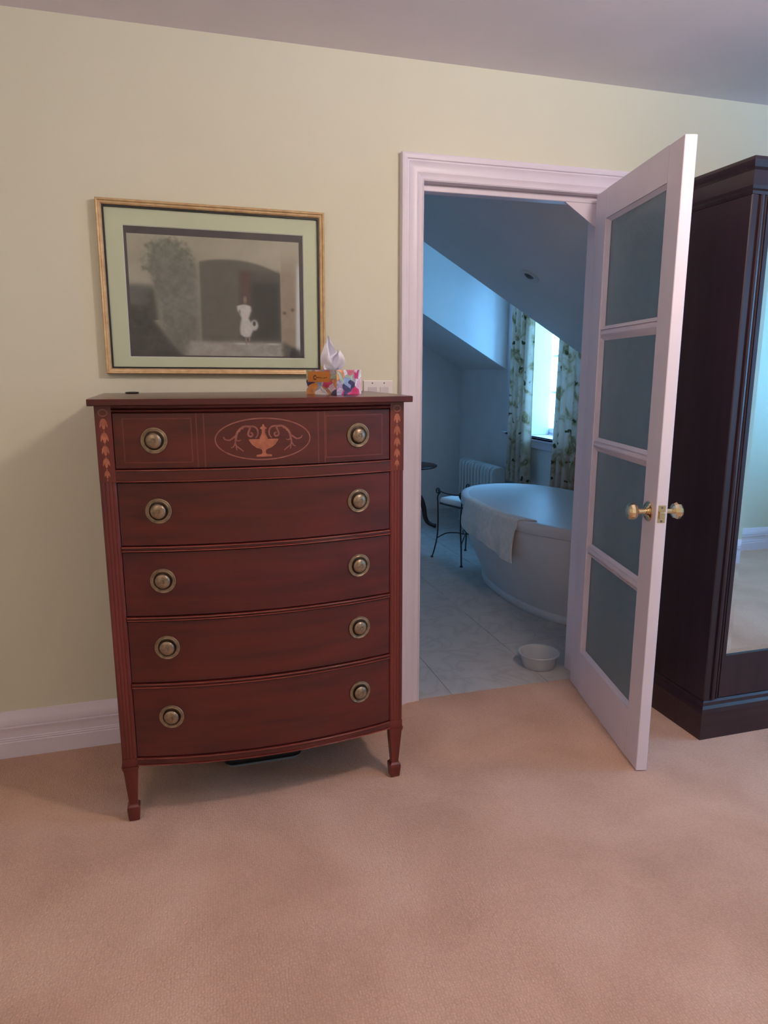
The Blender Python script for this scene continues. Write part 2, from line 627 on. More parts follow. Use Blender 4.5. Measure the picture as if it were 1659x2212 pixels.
def baseboard(name, wall, a0, a1, pos):
    bm_ = bmesh.new()
    if wall == 'back':
        prism_x(bm_, [(pos - d, z) for d, z in BP], a0, a1)
    elif wall == 'front':
        prism_x(bm_, [(pos + d, z) for d, z in BP], a0, a1)
    elif wall == 'left':
        prism_y(bm_, [(pos + d, z) for d, z in BP], a0, a1)
    else:
        prism_y(bm_, [(pos - d, z) for d, z in BP], a0, a1)
    return struct(finish(name, bm_, 'trim_paint', smooth=True, angle=25))


CW = 0.0888                     # casing width
baseboard('baseboard_back', 'back', XL, -CW - 0.001, 0.0)['label'] = 'tall moulded lavender white baseboard left of the dresser'
baseboard('baseboard_back_right', 'back', OW + CW + 0.001, XR, 0.0)
baseboard('baseboard_front', 'front', XL, XR, YB)
baseboard('baseboard_left', 'left', YB + 0.021, -0.021, XL)
baseboard('baseboard_right', 'right', YB + 0.021, -0.021, XR)

# door casing: moulded profile (distance from the inner edge, projection), mitred frame
CP = [(0.0, 0.0), (0.0, 0.012), (0.004, 0.015), (0.008, 0.012), (0.012, 0.013), (0.020, 0.0145), (0.026, 0.018),
      (0.030, 0.0165), (0.050, 0.017), (0.056, 0.0195), (0.062, 0.023), (0.066, 0.0225), (0.069, 0.028),
      (0.080, 0.030), (0.087, 0.028), (CW, 0.024), (CW, 0.0)]
tr1 = bpy.data.objects.new('trim_1', None)
C.objects.link(tr1)
tr1.location = (OW / 2, 0, 0)
struct(tr1, 'moulded white casing and jambs of the bathroom doorway')


def casing(side, yf, sgn):
    bm_ = bmesh.new()
    if side == 'left':
        rings = [[(-d, yf - sgn * p, 0.0) for d, p in CP], [(-d, yf - sgn * p, OH + d) for d, p in CP]]
    elif side == 'right':
        rings = [[(OW + d, yf - sgn * p, 0.0) for d, p in CP], [(OW + d, yf - sgn * p, OH + d) for d, p in CP]]
    else:
        rings = [[(-d, yf - sgn * p, OH + d) for d, p in CP], [(OW + d, yf - sgn * p, OH + d) for d, p in CP]]
    loft(bm_, rings)
    return finish('casing' if side != 'head' else 'head_casing', bm_, 'trim_paint', tr1, world=True, smooth=True, angle=25)


for sd in ('left', 'right', 'head'):
    casing(sd, 0.0, 1)
for sd in ('left',):
    casing(sd, TW, -1)
finish('jamb', B((-.012, 0.0, 0.0005, TW - .0005, 0, OH)), 'trim_paint', tr1, world=True)
finish('jamb', B((OW, OW + .012, 0.0005, TW - .0005, 0, OH)), 'trim_paint', tr1, world=True)
finish('head_jamb', B((-.012, OW + .012, 0.0005, TW - .0005, OH, OH + .012)), 'trim_paint', tr1, world=True)
finish('door_stop', B((0.0, .010, 0.045, 0.080, 0, OH - .0245)), 'trim_paint', tr1, world=True, bevel=0.002)
finish('door_stop', B((0.0, OW, 0.030, 0.080, OH - .024, OH)), 'trim_paint', tr1, world=True, bevel=0.002)

# ------------------------------------------------------------------ the setting: bathroom under the roof slope
SX, SZ, SS = 0.635, 2.033, 0.585     # ceiling slope: z = SZ - SS (x - SX)


def slope(x):
    return SZ - SS * (x - SX)


BX0, BX1, BY1, BZ = -1.1, 1.78, 3.87, 2.52
D0, D1 = 1.49, 2.885                  # dormer recess between these y
XT = SX - (BZ - SZ) / SS              # where the slope reaches the flat ceiling
# individual tiles over a grout bed
fl = struct(finish('bathroom_floor', B((BX0, BX1, 0.0, BY1, -0.06, -0.003)), 'grout'),
            'grey veined marble tile floor of the bathroom')
T = 0.4555
tile_meshes = []
for k in range(6):
    bm = B((-T / 2 + .0012, T / 2 - .0012, -T / 2 + .0012, T / 2 - .0012, -0.008, 0.0))
    o = finish('tile', bm, 'marble_tile', fl, bevel=0.0008)
    tile_meshes.append(o)
xs = [0.1555 + T * (i + 0.5) for i in range(-3, 4)]
ny = int(BY1 / T) + 1
first = True
free = list(tile_meshes)
for i, x in enumerate(xs):
    for j in range(ny):
        yc = T * (j + 0.5)
        xa, xb = max(x - T / 2, BX0), min(x + T / 2, BX1)
        ya, yb = j * T, min((j + 1) * T, BY1)
        full = xb - xa > T - 1e-4 and yb - ya > T - 1e-4
        if full:
            src = tile_meshes[0]
            if free:
                o = free.pop()
            else:
                o = src.copy()
                C.objects.link(o)
                o.parent = fl
            o.location = (x, yc, random.uniform(-.0004, .0004))
            o.rotation_euler = (0, 0, random.randrange(4) * PI / 2)
        elif xb - xa > 0.01 and yb - ya > 0.01:
            finish('tile', B((xa + .0012, xb - .0012, ya + .0012, yb - .0012, -0.008, 0.0)), 'marble_tile', fl)

bm = B((BX0 - .1, BX1 + .25, BY1, BY1 + .1, -0.06, BZ))
struct(finish('wall_bathroom_far', bm, 'bath_paint'))
bm = B((BX0 - .1, BX0, TW, BY1, -0.06, BZ))
struct(finish('wall_bathroom_left', bm, 'bath_paint'))
bm = bmesh.new()
rect_hole_wall(bm, 'x', BX1, BX1 + 0.25, TW, BY1, -0.06, BZ, [(BW['y0'], BW['y1'], BW['z0'], BW['z1'])])
struct(finish('wall_bathroom_right', bm, 'bath_paint'), 'bathroom knee wall with the dormer window')
# bathroom face of the dividing wall (its own paint), above and beside the doorway
bm = bmesh.new()
rect_hole_wall(bm, 'y', TW, TW + 0.004, BX0, BX1, -0.0, BZ, [(-0.012, OW + .012, -0.0, OH + .012)])
struct(finish('wall_bathroom_near', bm, 'bath_paint'))
# flat ceiling, then sloping ceiling before, and behind the dormer, then dormer cheeks
TH = 0.09
bm = B((BX0, XT, TW, BY1, BZ, BZ + .08), (XT, BX1 + .25, D0, D1, BZ, BZ + .08))
struct(finish('ceiling_bathroom', bm, 'bath_paint'))
for nm, ya, yb in (('ceiling_slope_near', TW, D0), ('ceiling_slope_far', D1, BY1)):
    bm = bmesh.new()
    prism_y(bm, [(XT, BZ), (BX1, slope(BX1)), (BX1, BZ)], ya, yb)
    struct(finish(nm, bm, 'bath_paint'), 'sloping bathroom ceiling ' + ('before' if nm.endswith('near') else 'behind') + ' the dormer')
# boxed-in corner of the doorway where the slope runs below the head
xa = SX + (SZ - OH) / SS
bm = bmesh.new()
prism_y(bm, [(.603, OH - .0245), (OW, 1.905), (OW, OH - .0245)], 0.032, 0.040)
finish('corner_infill', bm, 'trim_paint', tr1, world=True)

win = build_window('window_1', 'bathroom dormer window between floral curtains', BX1 + 0.17, BW['y0'], BW['y1'], BW['z0'], BW['z1'], 2, 4, crank=True)
yc = (BW['y0'] + BW['y1']) / 2
finish('sill', B((BX1 - .055, BX1 + .168, BW['y0'] - .0, BW['y1'] + .0, BW['z0'] + .0005, BW['z0'] + .018),
                 (BX1 - .055, BX1 - .0005, BW['y0'] - .07, BW['y1'] + .07, BW['z0'] - .012, BW['z0'] + .018)), 'trim_paint', win,
       world=True, bevel=0.003)
finish('mullion_post', B((BX1 - .004, BX1 + .169, 2.445, 2.515, BW['z0'] + .0185, BW['z1'] - .0005)), 'bath_paint', win, world=True,
       bevel=0.004)
finish('apron', B((BX1 - .02, BX1 - .0005, BW['y0'] - .05, BW['y1'] + .05, BW['z0'] - .075, BW['z0'] - .0125)), 'trim_paint', win,
       world=True, bevel=0.004)
for a in (BW['y0'] - .06, BW['y1']):
    finish('side_casing', B((BX1 - .018, BX1 - .0005, a, a + .06, BW['z0'] + .019, BW['z1'] + .06)), 'trim_paint', win,
           world=True, bevel=0.004)
finish('head_casing', B((BX1 - .018, BX1 - .0005, BW['y0'], BW['y1'], BW['z1'], BW['z1'] + .06)), 'trim_paint', win,
       world=True, bevel=0.004)

# ------------------------------------------------------------------ glazed door, open into the bedroom
ANG = 1.3384
LW, LT, LZ0, LZ1 = 0.7258, 0.0375, 0.002, 2.025
dr = bpy.data.objects.new('door_1', None)
C.objects.link(dr)
dr.location = (0.7109, -0.0185, 0)
dr.rotation_euler = (0, 0, PI + ANG)      # local +x runs from the hinge to the free edge
struct(dr, 'open white door with four frosted panes and brass knobs')
# local frame: x along the leaf, y: -y is the visible face side? visible face at y = 0, leaf fills y 0..LT
# (rotation keeps handedness: local +y is away from the bathroom-side face)
GX0, GX1 = 0.135, 0.625
GZ = [(0.190, 0.618), (0.646, 1.054), (1.060 + .022, 1.484), (1.492 + .018, 1.910)]
BAR = [0.632, 1.068, 1.497]


def leaf(*bx):
    return B(*bx)


Y0, Y1 = 0.0, LT
finish('stile', leaf((0, 0.112, Y0, Y1, LZ0, LZ1)), 'door_paint', dr, bevel=0.002)
finish('stile', leaf((LW - 0.1, LW, Y0, Y1, LZ0, LZ1)), 'door_paint', dr, bevel=0.002)
finish('top_rail', leaf((0.112, LW - .1, Y0, Y1, 1.918, LZ1)), 'door_paint', dr)
finish('bottom_rail', leaf((0.112, LW - .1, Y0, Y1, LZ0, 0.182)), 'door_paint', dr)
px0, px1 = 0.112, LW - 0.1
pz0, pz1 = 0.182, 1.918
edges = [pz0] + BAR + [pz1]
for zb in BAR:
    bm = bmesh.new()
    # moulded bar: bevelled to both faces
    prof = [(0.010, -.014), (0.003, -.004), (0.003, .004), (0.010, .014), (LT - .010, .014), (LT - .003, .004),
            (LT - .003, -.004), (LT - .010, -.014)]
    prism_x(bm, [(y, zb + z) for y, z in prof], px0, px1)
    finish('glazing_bar', bm, 'door_paint', dr)
for i in range(4):
    za = edges[i] + (0.014 if i else 0.0)
    zb = edges[i + 1] - (0.014 if i < 3 else 0.0)
    pane = finish('pane', B((px0 + .001, px1 - .001, LT / 2 - .003, LT / 2 + .003, za + .001, zb - .001)), 'obscure_glass', dr)
    # sloped bead round each pane, both faces
    for s in (0, 1):
        bm = bmesh.new()
        w = 0.022
        yo, yi = (0.004, LT / 2 - .0035) if s == 0 else (LT - .004, LT / 2 + .0035)
        o4 = [(px0, za), (px1, za), (px1, zb), (px0, zb)]
        i4 = [(px0 + w, za + w * .6), (px1 - w, za + w * .6), (px1 - w, zb - w * .6), (px0 + w, zb - w * .6)]
        loft(bm, [[(x, yi, z) for x, z in o4], [(x, yo, z) for x, z in o4], [(x, yi, z) for x, z in i4]], cap=False)
        loft(bm, [[(x, yi, z) for x, z in o4], [(x, yi, z) for x, z in i4]], cap=False)
        finish('glazing_bead', bm, 'door_paint', pane)
KX, KZ = 0.672, 0.905


def knob_side(s):
    bm_ = bmesh.new()
    y0 = 0.0 if s < 0 else LT
    pr = [(0.0, 0), (0.033, 0), (0.033, .003), (0.030, .006), (0.020, .008), (0.016, .012), (0.0, .012)]
    lathe(bm_, [(r, y0 + s * h) for r, h in pr], 28, 'y', (KX, 0, KZ))
    rose = finish('rosette', bm_, 'polished_brass', dr, smooth=True)
    bm_ = bmesh.new()
    pr = [(0.0, .010), (0.0105, .010), (0.009, .020), (0.010, .040), (0.0, .040)]
    lathe(bm_, [(r, y0 + s * h) for r, h in pr], 20, 'y', (KX, 0, KZ))
    finish('knob_neck', bm_, 'polished_brass', rose, smooth=True)
    bm_ = bmesh.new()
    pr = [(0.0, .036), (0.014, .037), (0.024, .044), (0.0285, .054), (0.027, .064), (0.020, .071), (0.010, .0735), (0.0, .074)]
    lathe(bm_, [(r, y0 + s * h) for r, h in pr], 12, 'y', (KX, 0, KZ))
    finish('knob', bm_, 'polished_brass', rose)


knob_side(-1)
knob_side(1)
lp = finish('latch_plate', B((LW - .001, LW + .0015, .006, LT - .006, KZ - .029, KZ + .029)), 'polished_brass', dr, bevel=0.001)
bm = bmesh.new()
prism_y(bm, [(LW + .001, KZ - .012), (LW + .011, KZ - .012), (LW + .011, KZ + .008), (LW + .001, KZ + .008)], .010, LT - .011)
finish('latch_bolt', bm, 'polished_brass', lp, bevel=0.002)
for dz in (-.023, .021):
    bm = bmesh.new()
    lathe(bm, [(0.0, LW + .001), (.004, LW + .001), (.0035, LW + .0025), (0, LW + .003)], 12, 'x', (0, LT / 2, KZ + dz))
    finish('screw', bm, 'old_brass', lp, smooth=True)
for hz in (0.22, 1.02, 1.80):
    bm = bmesh.new()
    lathe(bm, [(0.0, hz - .045), (.006, hz - .045), (.006, hz + .045), (.003, hz + .05), (0, hz + .05)], 12, 'z', (-.004, LT + .004, 0))
    finish('hinge', bm, 'polished_brass', dr, smooth=True)

# ------------------------------------------------------------------ bow-front chest of drawers
DXC, DHW = -0.682, 0.4405
PWD = 0.043
FH = DHW - PWD                      # half width between the posts
DY = -0.525


def bow(x):
    return DY - 0.052 * (1 - ((x - DXC) / FH) ** 2)


ch = thing('dresser', 'tall bow-front mahogany chest of drawers with inlaid top drawer and round brass pulls', 'dresser', (DXC, -0.27, 0))


def sweep_bow(bm_, prof, x0, x1, n=28, fn=bow):
    """prof: (projection beyond the bow line, z)."""
    rings = []
    for i in range(n + 1):
        x = x0 + (x1 - x0) * i / n
        rings.append([(x, fn(x) - o, z) for o, z in prof])
    loft(bm_, rings)


# carcass
YBK = -0.022
for xa, xb in ((DXC - DHW + .004, DXC - DHW + .024), (DXC + DHW - .024, DXC + DHW - .004)):
    finish('side_panel', B((xa, xb, DY + .04, YBK - .045, 0.195, 1.262)), 'mahogany_post', ch, world=True)
finish('back_panel', B((DXC - DHW + .03, DXC + DHW - .03, YBK - .03, YBK - .018, 0.195, 1.262)), 'mahogany_dark', ch, world=True)
finish('bottom_panel', B((DXC - DHW + .025, DXC + DHW - .025, DY + .03, YBK - .031, 0.197, 0.209)), 'mahogany_dark', ch, world=True)


def topline(x):
    return -0.552 - 0.046 * max(0.0, 1 - ((x - DXC) / 0.458) ** 2)


bm = bmesh.new()
pr = [(0.0, 1.2625), (0.004, 1.2655), (0.004, 1.277), (0.001, 1.2805), (-0.02, 1.2815)]
rings = []
N = 32
for i in range(N + 1):
    x = DXC - 0.455 + 0.915 * i / N
    rings.append([(x, YBK, 1.2815), (x, YBK, 1.2625)] + [(x, topline(x) - o, z) for o, z in pr])
loft(bm, rings)
finish('top', bm, 'mahogany', ch, world=True, smooth=True)
bm = bmesh.new()
sweep_bow(bm, [(-.03, 1.2435), (.003, 1.2435), (.008, 1.247), (.009, 1.250), (.005, 1.253), (.012, 1.256), (.014, 1.2615), (-.03, 1.2615)],
          DXC - FH + .0005, DXC + FH - .0005)
finish('frieze_moulding', bm, 'mahogany', ch, world=True, smooth=True)


def post(xa, xb, front=True):
    yf = DY - 0.004 if front else YBK - .045
    yb = DY + 0.038 if front else YBK - .002
    bm_ = bmesh.new()
    xm = (xa + xb) / 2
    w = xb - xa
    if front:
        # upper plain block (inlaid), then a reeded shaft
        box(bm_, xa, xb, yf, yb, 1.052, 1.262)
        pts = [(xa, yb), (xa, yf + .004)]
        nre = 4
        for k in range(nre):
            c0 = xa + .002 + (w - .004) * (k + .5) / nre
            r = (w - .004) / nre / 2
            for a in range(6):
                t = PI - PI * a / 5
                pts.append((c0 + r * .96 * math.cos(t), yf + .0022 - r * .28 * math.sin(t)))
        pts += [(xb, yf + .004), (xb, yb)]
        loft(bm_, [[(x, y, 0.212) for x, y in pts], [(x, y, 1.052) for x, y in pts]])
        box(bm_, xa, xb, yf, yb, 0.186, 0.212)
    else:
        box(bm_, xa, xb, yf, yb, 0.186, 1.262)
    p = finish('corner_post', bm_, 'mahogany_post', ch, world=True, smooth=True, angle=30)
    bm_ = bmesh.new()
    ym = (yf + yb) / 2
    prof = [(.0235, .186), (.0235, .178), (.0215, .174), (.0205, .168), (.0125, .058), (.0125, .054), (.0185, .047),
            (.0190, .038), (.0160, .004), (.0145, .0)]
    loft(bm_, [[(xm - r, ym - r, z), (xm + r, ym - r, z), (xm + r, ym + r, z), (xm - r, ym + r, z)] for r, z in prof])
    finish('leg', bm_, 'mahogany_post', ch, world=True, bevel=0.0015)
    return p


pl = post(DXC - DHW, DXC - FH)
pr_ = post(DXC + FH, DXC + DHW)
post(DXC - DHW, DXC - FH, False)
post(DXC + FH, DXC + DHW, False)


def flat_poly(bm_, pts, fn, off):
    """Planar outline in (x, z) laid on a curved front as a thin raised sliver."""
    vs = [bm_.verts.new((x, fn(x) - off, z)) for x, z in pts]
    f = bm_.faces.new(vs)
    bmesh.ops.triangulate(bm_, faces=[f])


def stroke(bm_, pts, w, fn, off, closed=False):
    P = [Vector((p[0], p[1])) for p in pts]
    ws = w if isinstance(w, (list, tuple)) else [w] * len(P)
    L, R = [], []
    n = len(P)
    for i in range(n):
        t = (P[(i + 1) % n] - P[i - 1]) if closed else (P[min(i + 1, n - 1)] - P[max(i - 1, 0)])
        t.normalize()
        nn = Vector((-t.y, t.x)) * ws[i] / 2
        for S, q in ((L, P[i] + nn), (R, P[i] - nn)):
            S.append(bm_.verts.new((q.x, fn(q.x) - off, q.y)))
    for i in range(n if closed else n - 1):
        k = (i + 1) % n
        bm_.faces.new((L[i], L[k], R[k], R[i]))


# bellflower husks on the posts
yflat = lambda x: DY - 0.004
for xm, par in ((DXC - DHW + PWD / 2, pl), (DXC + DHW - PWD / 2, pr_)):
    bm = bmesh.new()
    stroke(bm, [(xm + .011 * math.cos(a * PI / 10), 1.243 + .009 * math.sin(a * PI / 10)) for a in range(20)], .0028, yflat, .0006, True)
    finish('inlay_ring', bm, 'inlay_pale', par, world=True)
    for k, (zc, sz) in enumerate(((1.214, 1.0), (1.176, 1.0), (1.141, .95), (1.107, .9), (1.075, .72))):
        bm = bmesh.new()
        husk = [(0, .014), (.005, .012), (.009, .004), (.0105, -.006), (.0095, -.012), (.0065, -.006), (.0045, -.004), (.003, -.013),
                (0, -.017), (-.003, -.013), (-.0045, -.004), (-.0065, -.006), (-.0095, -.012), (-.0105, -.006), (-.009, .004), (-.005, .012)]
        flat_poly(bm, [(xm + x * sz, zc + z * sz) for x, z in husk], yflat, .0006)
        flat_poly(bm, [(xm - .0012, zc - .019 * sz), (xm + .0012, zc - .019 * sz), (xm + .0012, zc - .026 * sz), (xm - .0012, zc - .026 * sz)], yflat, .0006)
        finish('inlay_bellflower', bm, 'inlay_light', par, world=True)

# drawer pulls: one mesh each for plate, ring groove and dome, shared by all copies
bm = bmesh.new()
lathe(bm, [(0.0, 0), (.036, 0), (.0365, -.002), (.0355, -.004), (.033, -.0045), (.0315, -.0035), (.030, -.0045), (.027, -.0040), (.0255, -.0022), (0, -.0022)], 36, 'y')
o_pl = finish('pull_plate', bm, 'old_brass', None, smooth=True)
me_plate = o_pl.data
bm = bmesh.new()
lathe(bm, [(0.0, -.0023), (.0258, -.0023), (.0245, -.0030), (.018, -.0032), (.0, -.0032)], 32, 'y')
o_gr = finish('pull_recess', bm, 'old_brass_dark', None, smooth=True)
me_groove = o_gr.data
bm = bmesh.new()
lathe(bm, [(0.0, -.003), (.013, -.003), (.013, -.005), (.0185, -.0065), (.0212, -.009), (.0195, -.012), (.0145, -.0145),
           (.0075, -.016), (.007, -.0148), (.0045, -.0148), (.0035, -.0168), (0, -.0172)], 32, 'y')
o_kn = finish('pull_knob', bm, 'old_brass', None, smooth=True, angle=50)
me_knob = o_kn.data
for o in (o_pl, o_gr, o_kn):
    bpy.data.objects.remove(o)

DR = [(1.0875, 1.2425, 1.1665), (0.8675, 1.0495, 0.968), (0.6575, 0.8495, 0.764), (0.4515, 0.6425, 0.561), (0.2125, 0.4345, 0.342)]
RAILS = [(1.0505, 1.0865), (0.8505, 0.8665), (0.6435, 0.6565), (0.4355, 0.4505), (0.1855, 0.2115)]
for za, zb in RAILS:
    bm = bmesh.new()
    h = zb - za
    sweep_bow(bm, [(-.03, za), (.0035, za), (.0065, za + .0015), (.0065, za + .0035), (.0035, za + .005), (.004, za + h * .5), (.0035, zb - .005),
                   (.0065, zb - .0035), (.0065, zb - .0015), (.0035, zb), (-.03, zb)], DXC - FH + .0005, DXC + FH - .0005)
    rail = finish('drawer_rail' if za > .3 else 'bottom_rail', bm, 'mahogany', ch, world=True, smooth=True, angle=25)
    for zq in (za + .0025, zb - .0025):  # strips along the beaded edges, their highlight put into the colour
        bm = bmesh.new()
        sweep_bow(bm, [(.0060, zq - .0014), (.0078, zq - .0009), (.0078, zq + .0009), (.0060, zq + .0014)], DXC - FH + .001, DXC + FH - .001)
        finish('bead', bm, 'bead_highlight', rail, world=True, smooth=True)
for di, (za, zb, zk) in enumerate(DR):
    bm = bmesh.new()
    sweep_bow(bm, [(-.02, za), (-.003, za), (0, za + .002), (0, zb - .002), (-.003, zb), (-.02, zb)], DXC - FH + .002, DXC + FH - .002, 36)
    d = finish('drawer', bm, 'mahogany', ch, world=True, smooth=True, angle=25)
    off = root_offset(d)
    for s in (-1, 1):
        x = DXC + s * 0.290
        sl = 0.104 * (x - DXC) / FH ** 2
        p = new_obj('pull_plate', me_plate, None, d, Vector((x, bow(x) - .0002, zk)) - off, (0, 0, math.atan(sl)))
        new_obj('pull_recess', me_groove, None, p)
        new_obj('pull_knob', me_knob, None, p)
    if di == 0:
        # line inlay on the side fields, two upright bands, and the urn medallion
        for xa, xb in ((-1.052, -.872), (-.492, -.312)):
            bm = bmesh.new()
            q_ = []
            for (xs_, zs_, xe, ze) in ((xa, za + .018, xb, za + .018), (xb, za + .018, xb, zb - .016), (xb, zb - .016, xa, zb - .016), (xa, zb - .016, xa, za + .018)):
                n_ = 10
                stroke(bm, [(xs_ + (xe - xs_) * k / n_, zs_ + (ze - zs_) * k / n_) for k in range(n_ + 1)], .0032, bow, .0006)
            finish('line_inlay', bm, 'inlay_line', d, world=True)
        for xa in (-.848, -.506):
            for dx in (-.010, .010):
                bm = bmesh.new()
                stroke(bm, [(xa + dx, za + .002), (xa + dx, zb - .002)], .0035, bow, .0006)
                finish('band_inlay', bm, 'inlay_line', d, world=True)
        XC, ZCN = -0.675, 1.1655
        A_, B_ = 0.134, 0.0585
        bm = bmesh.new()
        stroke(bm, [(XC + A_ * math.cos(2 * PI * k / 72), ZCN + B_ * math.sin(2 * PI * k / 72)) for k in range(72)], .0034, bow, .0006, True)
        finish('oval_inlay', bm, 'inlay_pale', d, world=True)
        S = 0.134 / 612.0           # crop pixels to metres
        fx = lambda cx: (cx - 815) * S
        fz = lambda cy: ZCN - (cy - 398) * S
        bm = bmesh.new()
        half = [(0, 205), (10, 212), (16, 235), (40, 250), (44, 262), (22, 275), (22, 320), (34, 350), (52, 385), (52, 398), (186, 398), (190, 410),
                (178, 430), (150, 470), (100, 510), (46, 528), (26, 540), (22, 575), (34, 592), (96, 602), (104, 614), (96, 626), (0, 628)]
        nx_ = 6
        rings = [[(XC + (2 * k / nx_ - 1) * max(dx, .6) * S, fz(cy)) for k in range(nx_ + 1)] for dx, cy in half]
        loft(bm, [[(x, bow(x) - .0007, z) for x, z in r] for r in rings], closed_ring=False, cap=False)
        urn = finish('urn_inlay', bm, 'inlay_light', d, world=True)
        scrolls = [([(60, 380), (98, 330), (82, 262), (40, 232), (-6, 226)], None)]
        for s in (-1, 1):
            bm = bmesh.new()

            def pth(pts, w0, w1, k=5):
                P = smooth_path([(XC + s * dx * S, fz(cy), 0) for dx, cy in pts], k)
                n_ = len(P)
                stroke(bm, [(p.x, p.y) for p in P], [(w0 + (w1 - w0) * i / (n_ - 1)) for i in range(n_)], bow, .0006)
            pth([(168, 318), (150, 318), (140, 340), (158, 362), (190, 352), (196, 318), (170, 250), (196, 234), (250, 236), (310, 280), (342, 330), (352, 380)], .004, .0066)
            pth([(105, 385), (78, 350), (72, 300), (88, 258), (130, 234), (196, 234)], .003, .0055)
            pth([(345, 345), (400, 385), (440, 405), (490, 392), (508, 362)], .0052, .003)
            pth([(352, 380), (362, 430), (350, 480), (300, 520), (262, 552)], .005, .0025)
            pth([(360, 440), (390, 490), (420, 500)], .004, .002)
            pth([(352, 470), (350, 520), (340, 535)], .004, .002)
            pth([(356, 400), (320, 415), (292, 405)], .004, .002)
            pth([(250, 236), (262, 262), (270, 268)], .004, .002)
            pth([(300, 272), (300, 300)], .004, .002)
            finish('scroll_inlay', bm, 'inlay_pale', d, world=True)

# ------------------------------------------------------------------ wardrobe
WX0, WX1, WY0, WY1 = 0.915, 2.05, -0.600, -0.030
wd = thing('wardrobe', 'dark mahogany wardrobe with a tall mirror in front, standing beside the open door', 'wardrobe', ((WX0 + WX1) / 2, (WY0 + WY1) / 2, 0))
pb = [(0.0, 0.0), (0.0, 0.105), (-.003, 0.120), (-.010, 0.130), (-.012, .142), (-.020, .150), (-.05, .150), (-.05, 0.0)]


def ring_rect(bm_, prof, x0, x1, y0, y1):
    """prof (outset, z) carried round a rectangle on its front and two sides (open at the back)."""
    path = [(x0, y1, -1, 0), (x0, y0, -1, -1), (x1, y0, 1, -1), (x1, y1, 1, 0)]
    loft(bm_, [[(x + sx * o, y + sy * o, z) for o, z in prof] for x, y, sx, sy in path])


bm = bmesh.new()
ring_rect(bm, pb, WX0 - .015, WX1 + .015, WY0 - .015, WY1)
finish('plinth', bm, 'wardrobe_wood_horizontal', wd, world=True)
for xa, xb in ((WX0, WX0 + .022), (WX1 - .022, WX1)):
    finish('side_panel', B((xa, xb, WY0 + .024, WY1, 0.1505, 1.915)), 'wardrobe_wood', wd, world=True)
finish('back_panel', B((WX0 + .0225, WX1 - .0225, WY1 - .012, WY1, 0.1505, 1.915)), 'wardrobe_wood', wd, world=True)
for xa, s in ((WX0, 1), (WX1, -1)):
    # fluted corner pilaster
    prof = [(0, .024), (0, .003), (.003, 0), (.024, 0), (.027, .005), (.031, .005), (.033, -.003), (.040, -.005), (.047, -.003), (.049, .005), (.053, .005),
            (.056, 0), (.060, -.001), (.064, .003), (.064, .024)]
    bm = bmesh.new()
    loft(bm, [[(xa + s * x, WY0 + y, z) for x, y in prof] for z in (0.1505, 1.915)])
    finish('pilaster', bm, 'wardrobe_wood', wd, world=True)
co = [(-.05, 1.9155), (.002, 1.9155), (.004, 1.925), (.010, 1.930), (.012, 1.940), (.012, 1.985), (.020, 1.992), (.024, 2.004), (.026, 2.012), (.026, 2.022), (-.05, 2.022)]
bm = bmesh.new()
ring_rect(bm, co, WX0, WX1, WY0, WY1)
finish('cornice', bm, 'wardrobe_wood_horizontal', wd, world=True)
finish('roof_panel', B((WX0 + .04, WX1 - .04, WY0 + .04, WY1, 2.000, 2.012)), 'wardrobe_wood_horizontal', wd, world=True)
dxa, dxb, dza, dzb = WX0 + .0665, WX1 - .0665, 0.154, 1.911
mxa, mxb, mza, mzb = 0.998, WX1 - .083, 0.318, 1.80
wdoor = finish('mirror_door', B((dxa, mxa, WY0 + .001, WY0 + .023, dza, dzb), (mxb, dxb, WY0 + .001, WY0 + .023, dza, dzb),
                                (mxa, mxb, WY0 + .001, WY0 + .023, dza, mza), (mxa, mxb, WY0 + .001, WY0 + .023, mzb, dzb)), 'wardrobe_wood', wd, world=True)
bm = bmesh.new()
bv = 0.022
loft(bm, [[(mxa + .0005, WY0 + .012, mza + .0005), (mxb - .0005, WY0 + .012, mza + .0005), (mxb - .0005, WY0 + .012, mzb - .0005), (mxa + .0005, WY0 + .012, mzb - .0005)],
          [(mxa + .0005, WY0 + .008, mza + .0005), (mxb - .0005, WY0 + .008, mza + .0005), (mxb - .0005, WY0 + .008, mzb - .0005), (mxa + .0005, WY0 + .008, mzb - .0005)],
          [(mxa + bv, WY0 + .0062, mza + bv), (mxb - bv, WY0 + .0062, mza + bv), (mxb - bv, WY0 + .0062, mzb - bv), (mxa + bv, WY0 + .0062, mzb - bv)]])
mo = finish('mirror', bm, 'mirror', wdoor, world=True)
mo['label'] = 'tall bevelled mirror glass'

# ------------------------------------------------------------------ framed print
px0_, px1_, pz0_, pz1_ = -1.123, -0.376, 1.343, 1.898
pic = thing('framed_picture', 'gilt framed grey print of an arched courtyard with a figure in white', 'picture', ((px0_ + px1_) / 2, -0.004, (pz0_ + pz1_) / 2), 0)
pic.rotation_euler = (0, 0.006, 0)
wpx, hpx = px1_ - px0_, pz1_ - pz0_
# local frame: centre at the origin, wall behind at +y
hx, hz = wpx / 2, hpx / 2
FP = [(0.0, 0.0), (0.0, -.024), (.003, -.028), (.007, -.027), (.009, -.022), (.014, -.021), (.018, -.017), (.0185, 0.0)]


def mitred(name, prof, hx_, hz_, material, parent, pieces=True):
    c4 = [(-hx_, -hz_, 1, 1), (hx_, -hz_, -1, 1), (hx_, hz_, -1, -1), (-hx_, hz_, 1, -1)]
    for i in range(4):
        a, b_ = c4[i], c4[(i + 1) % 4]
        bm_ = bmesh.new()
        loft(bm_, [[(x + sx * d, y, z + sz_ * d) for d, y in prof] for x, z, sx, sz_ in (a, b_)])
        finish(name, bm_, material, parent)


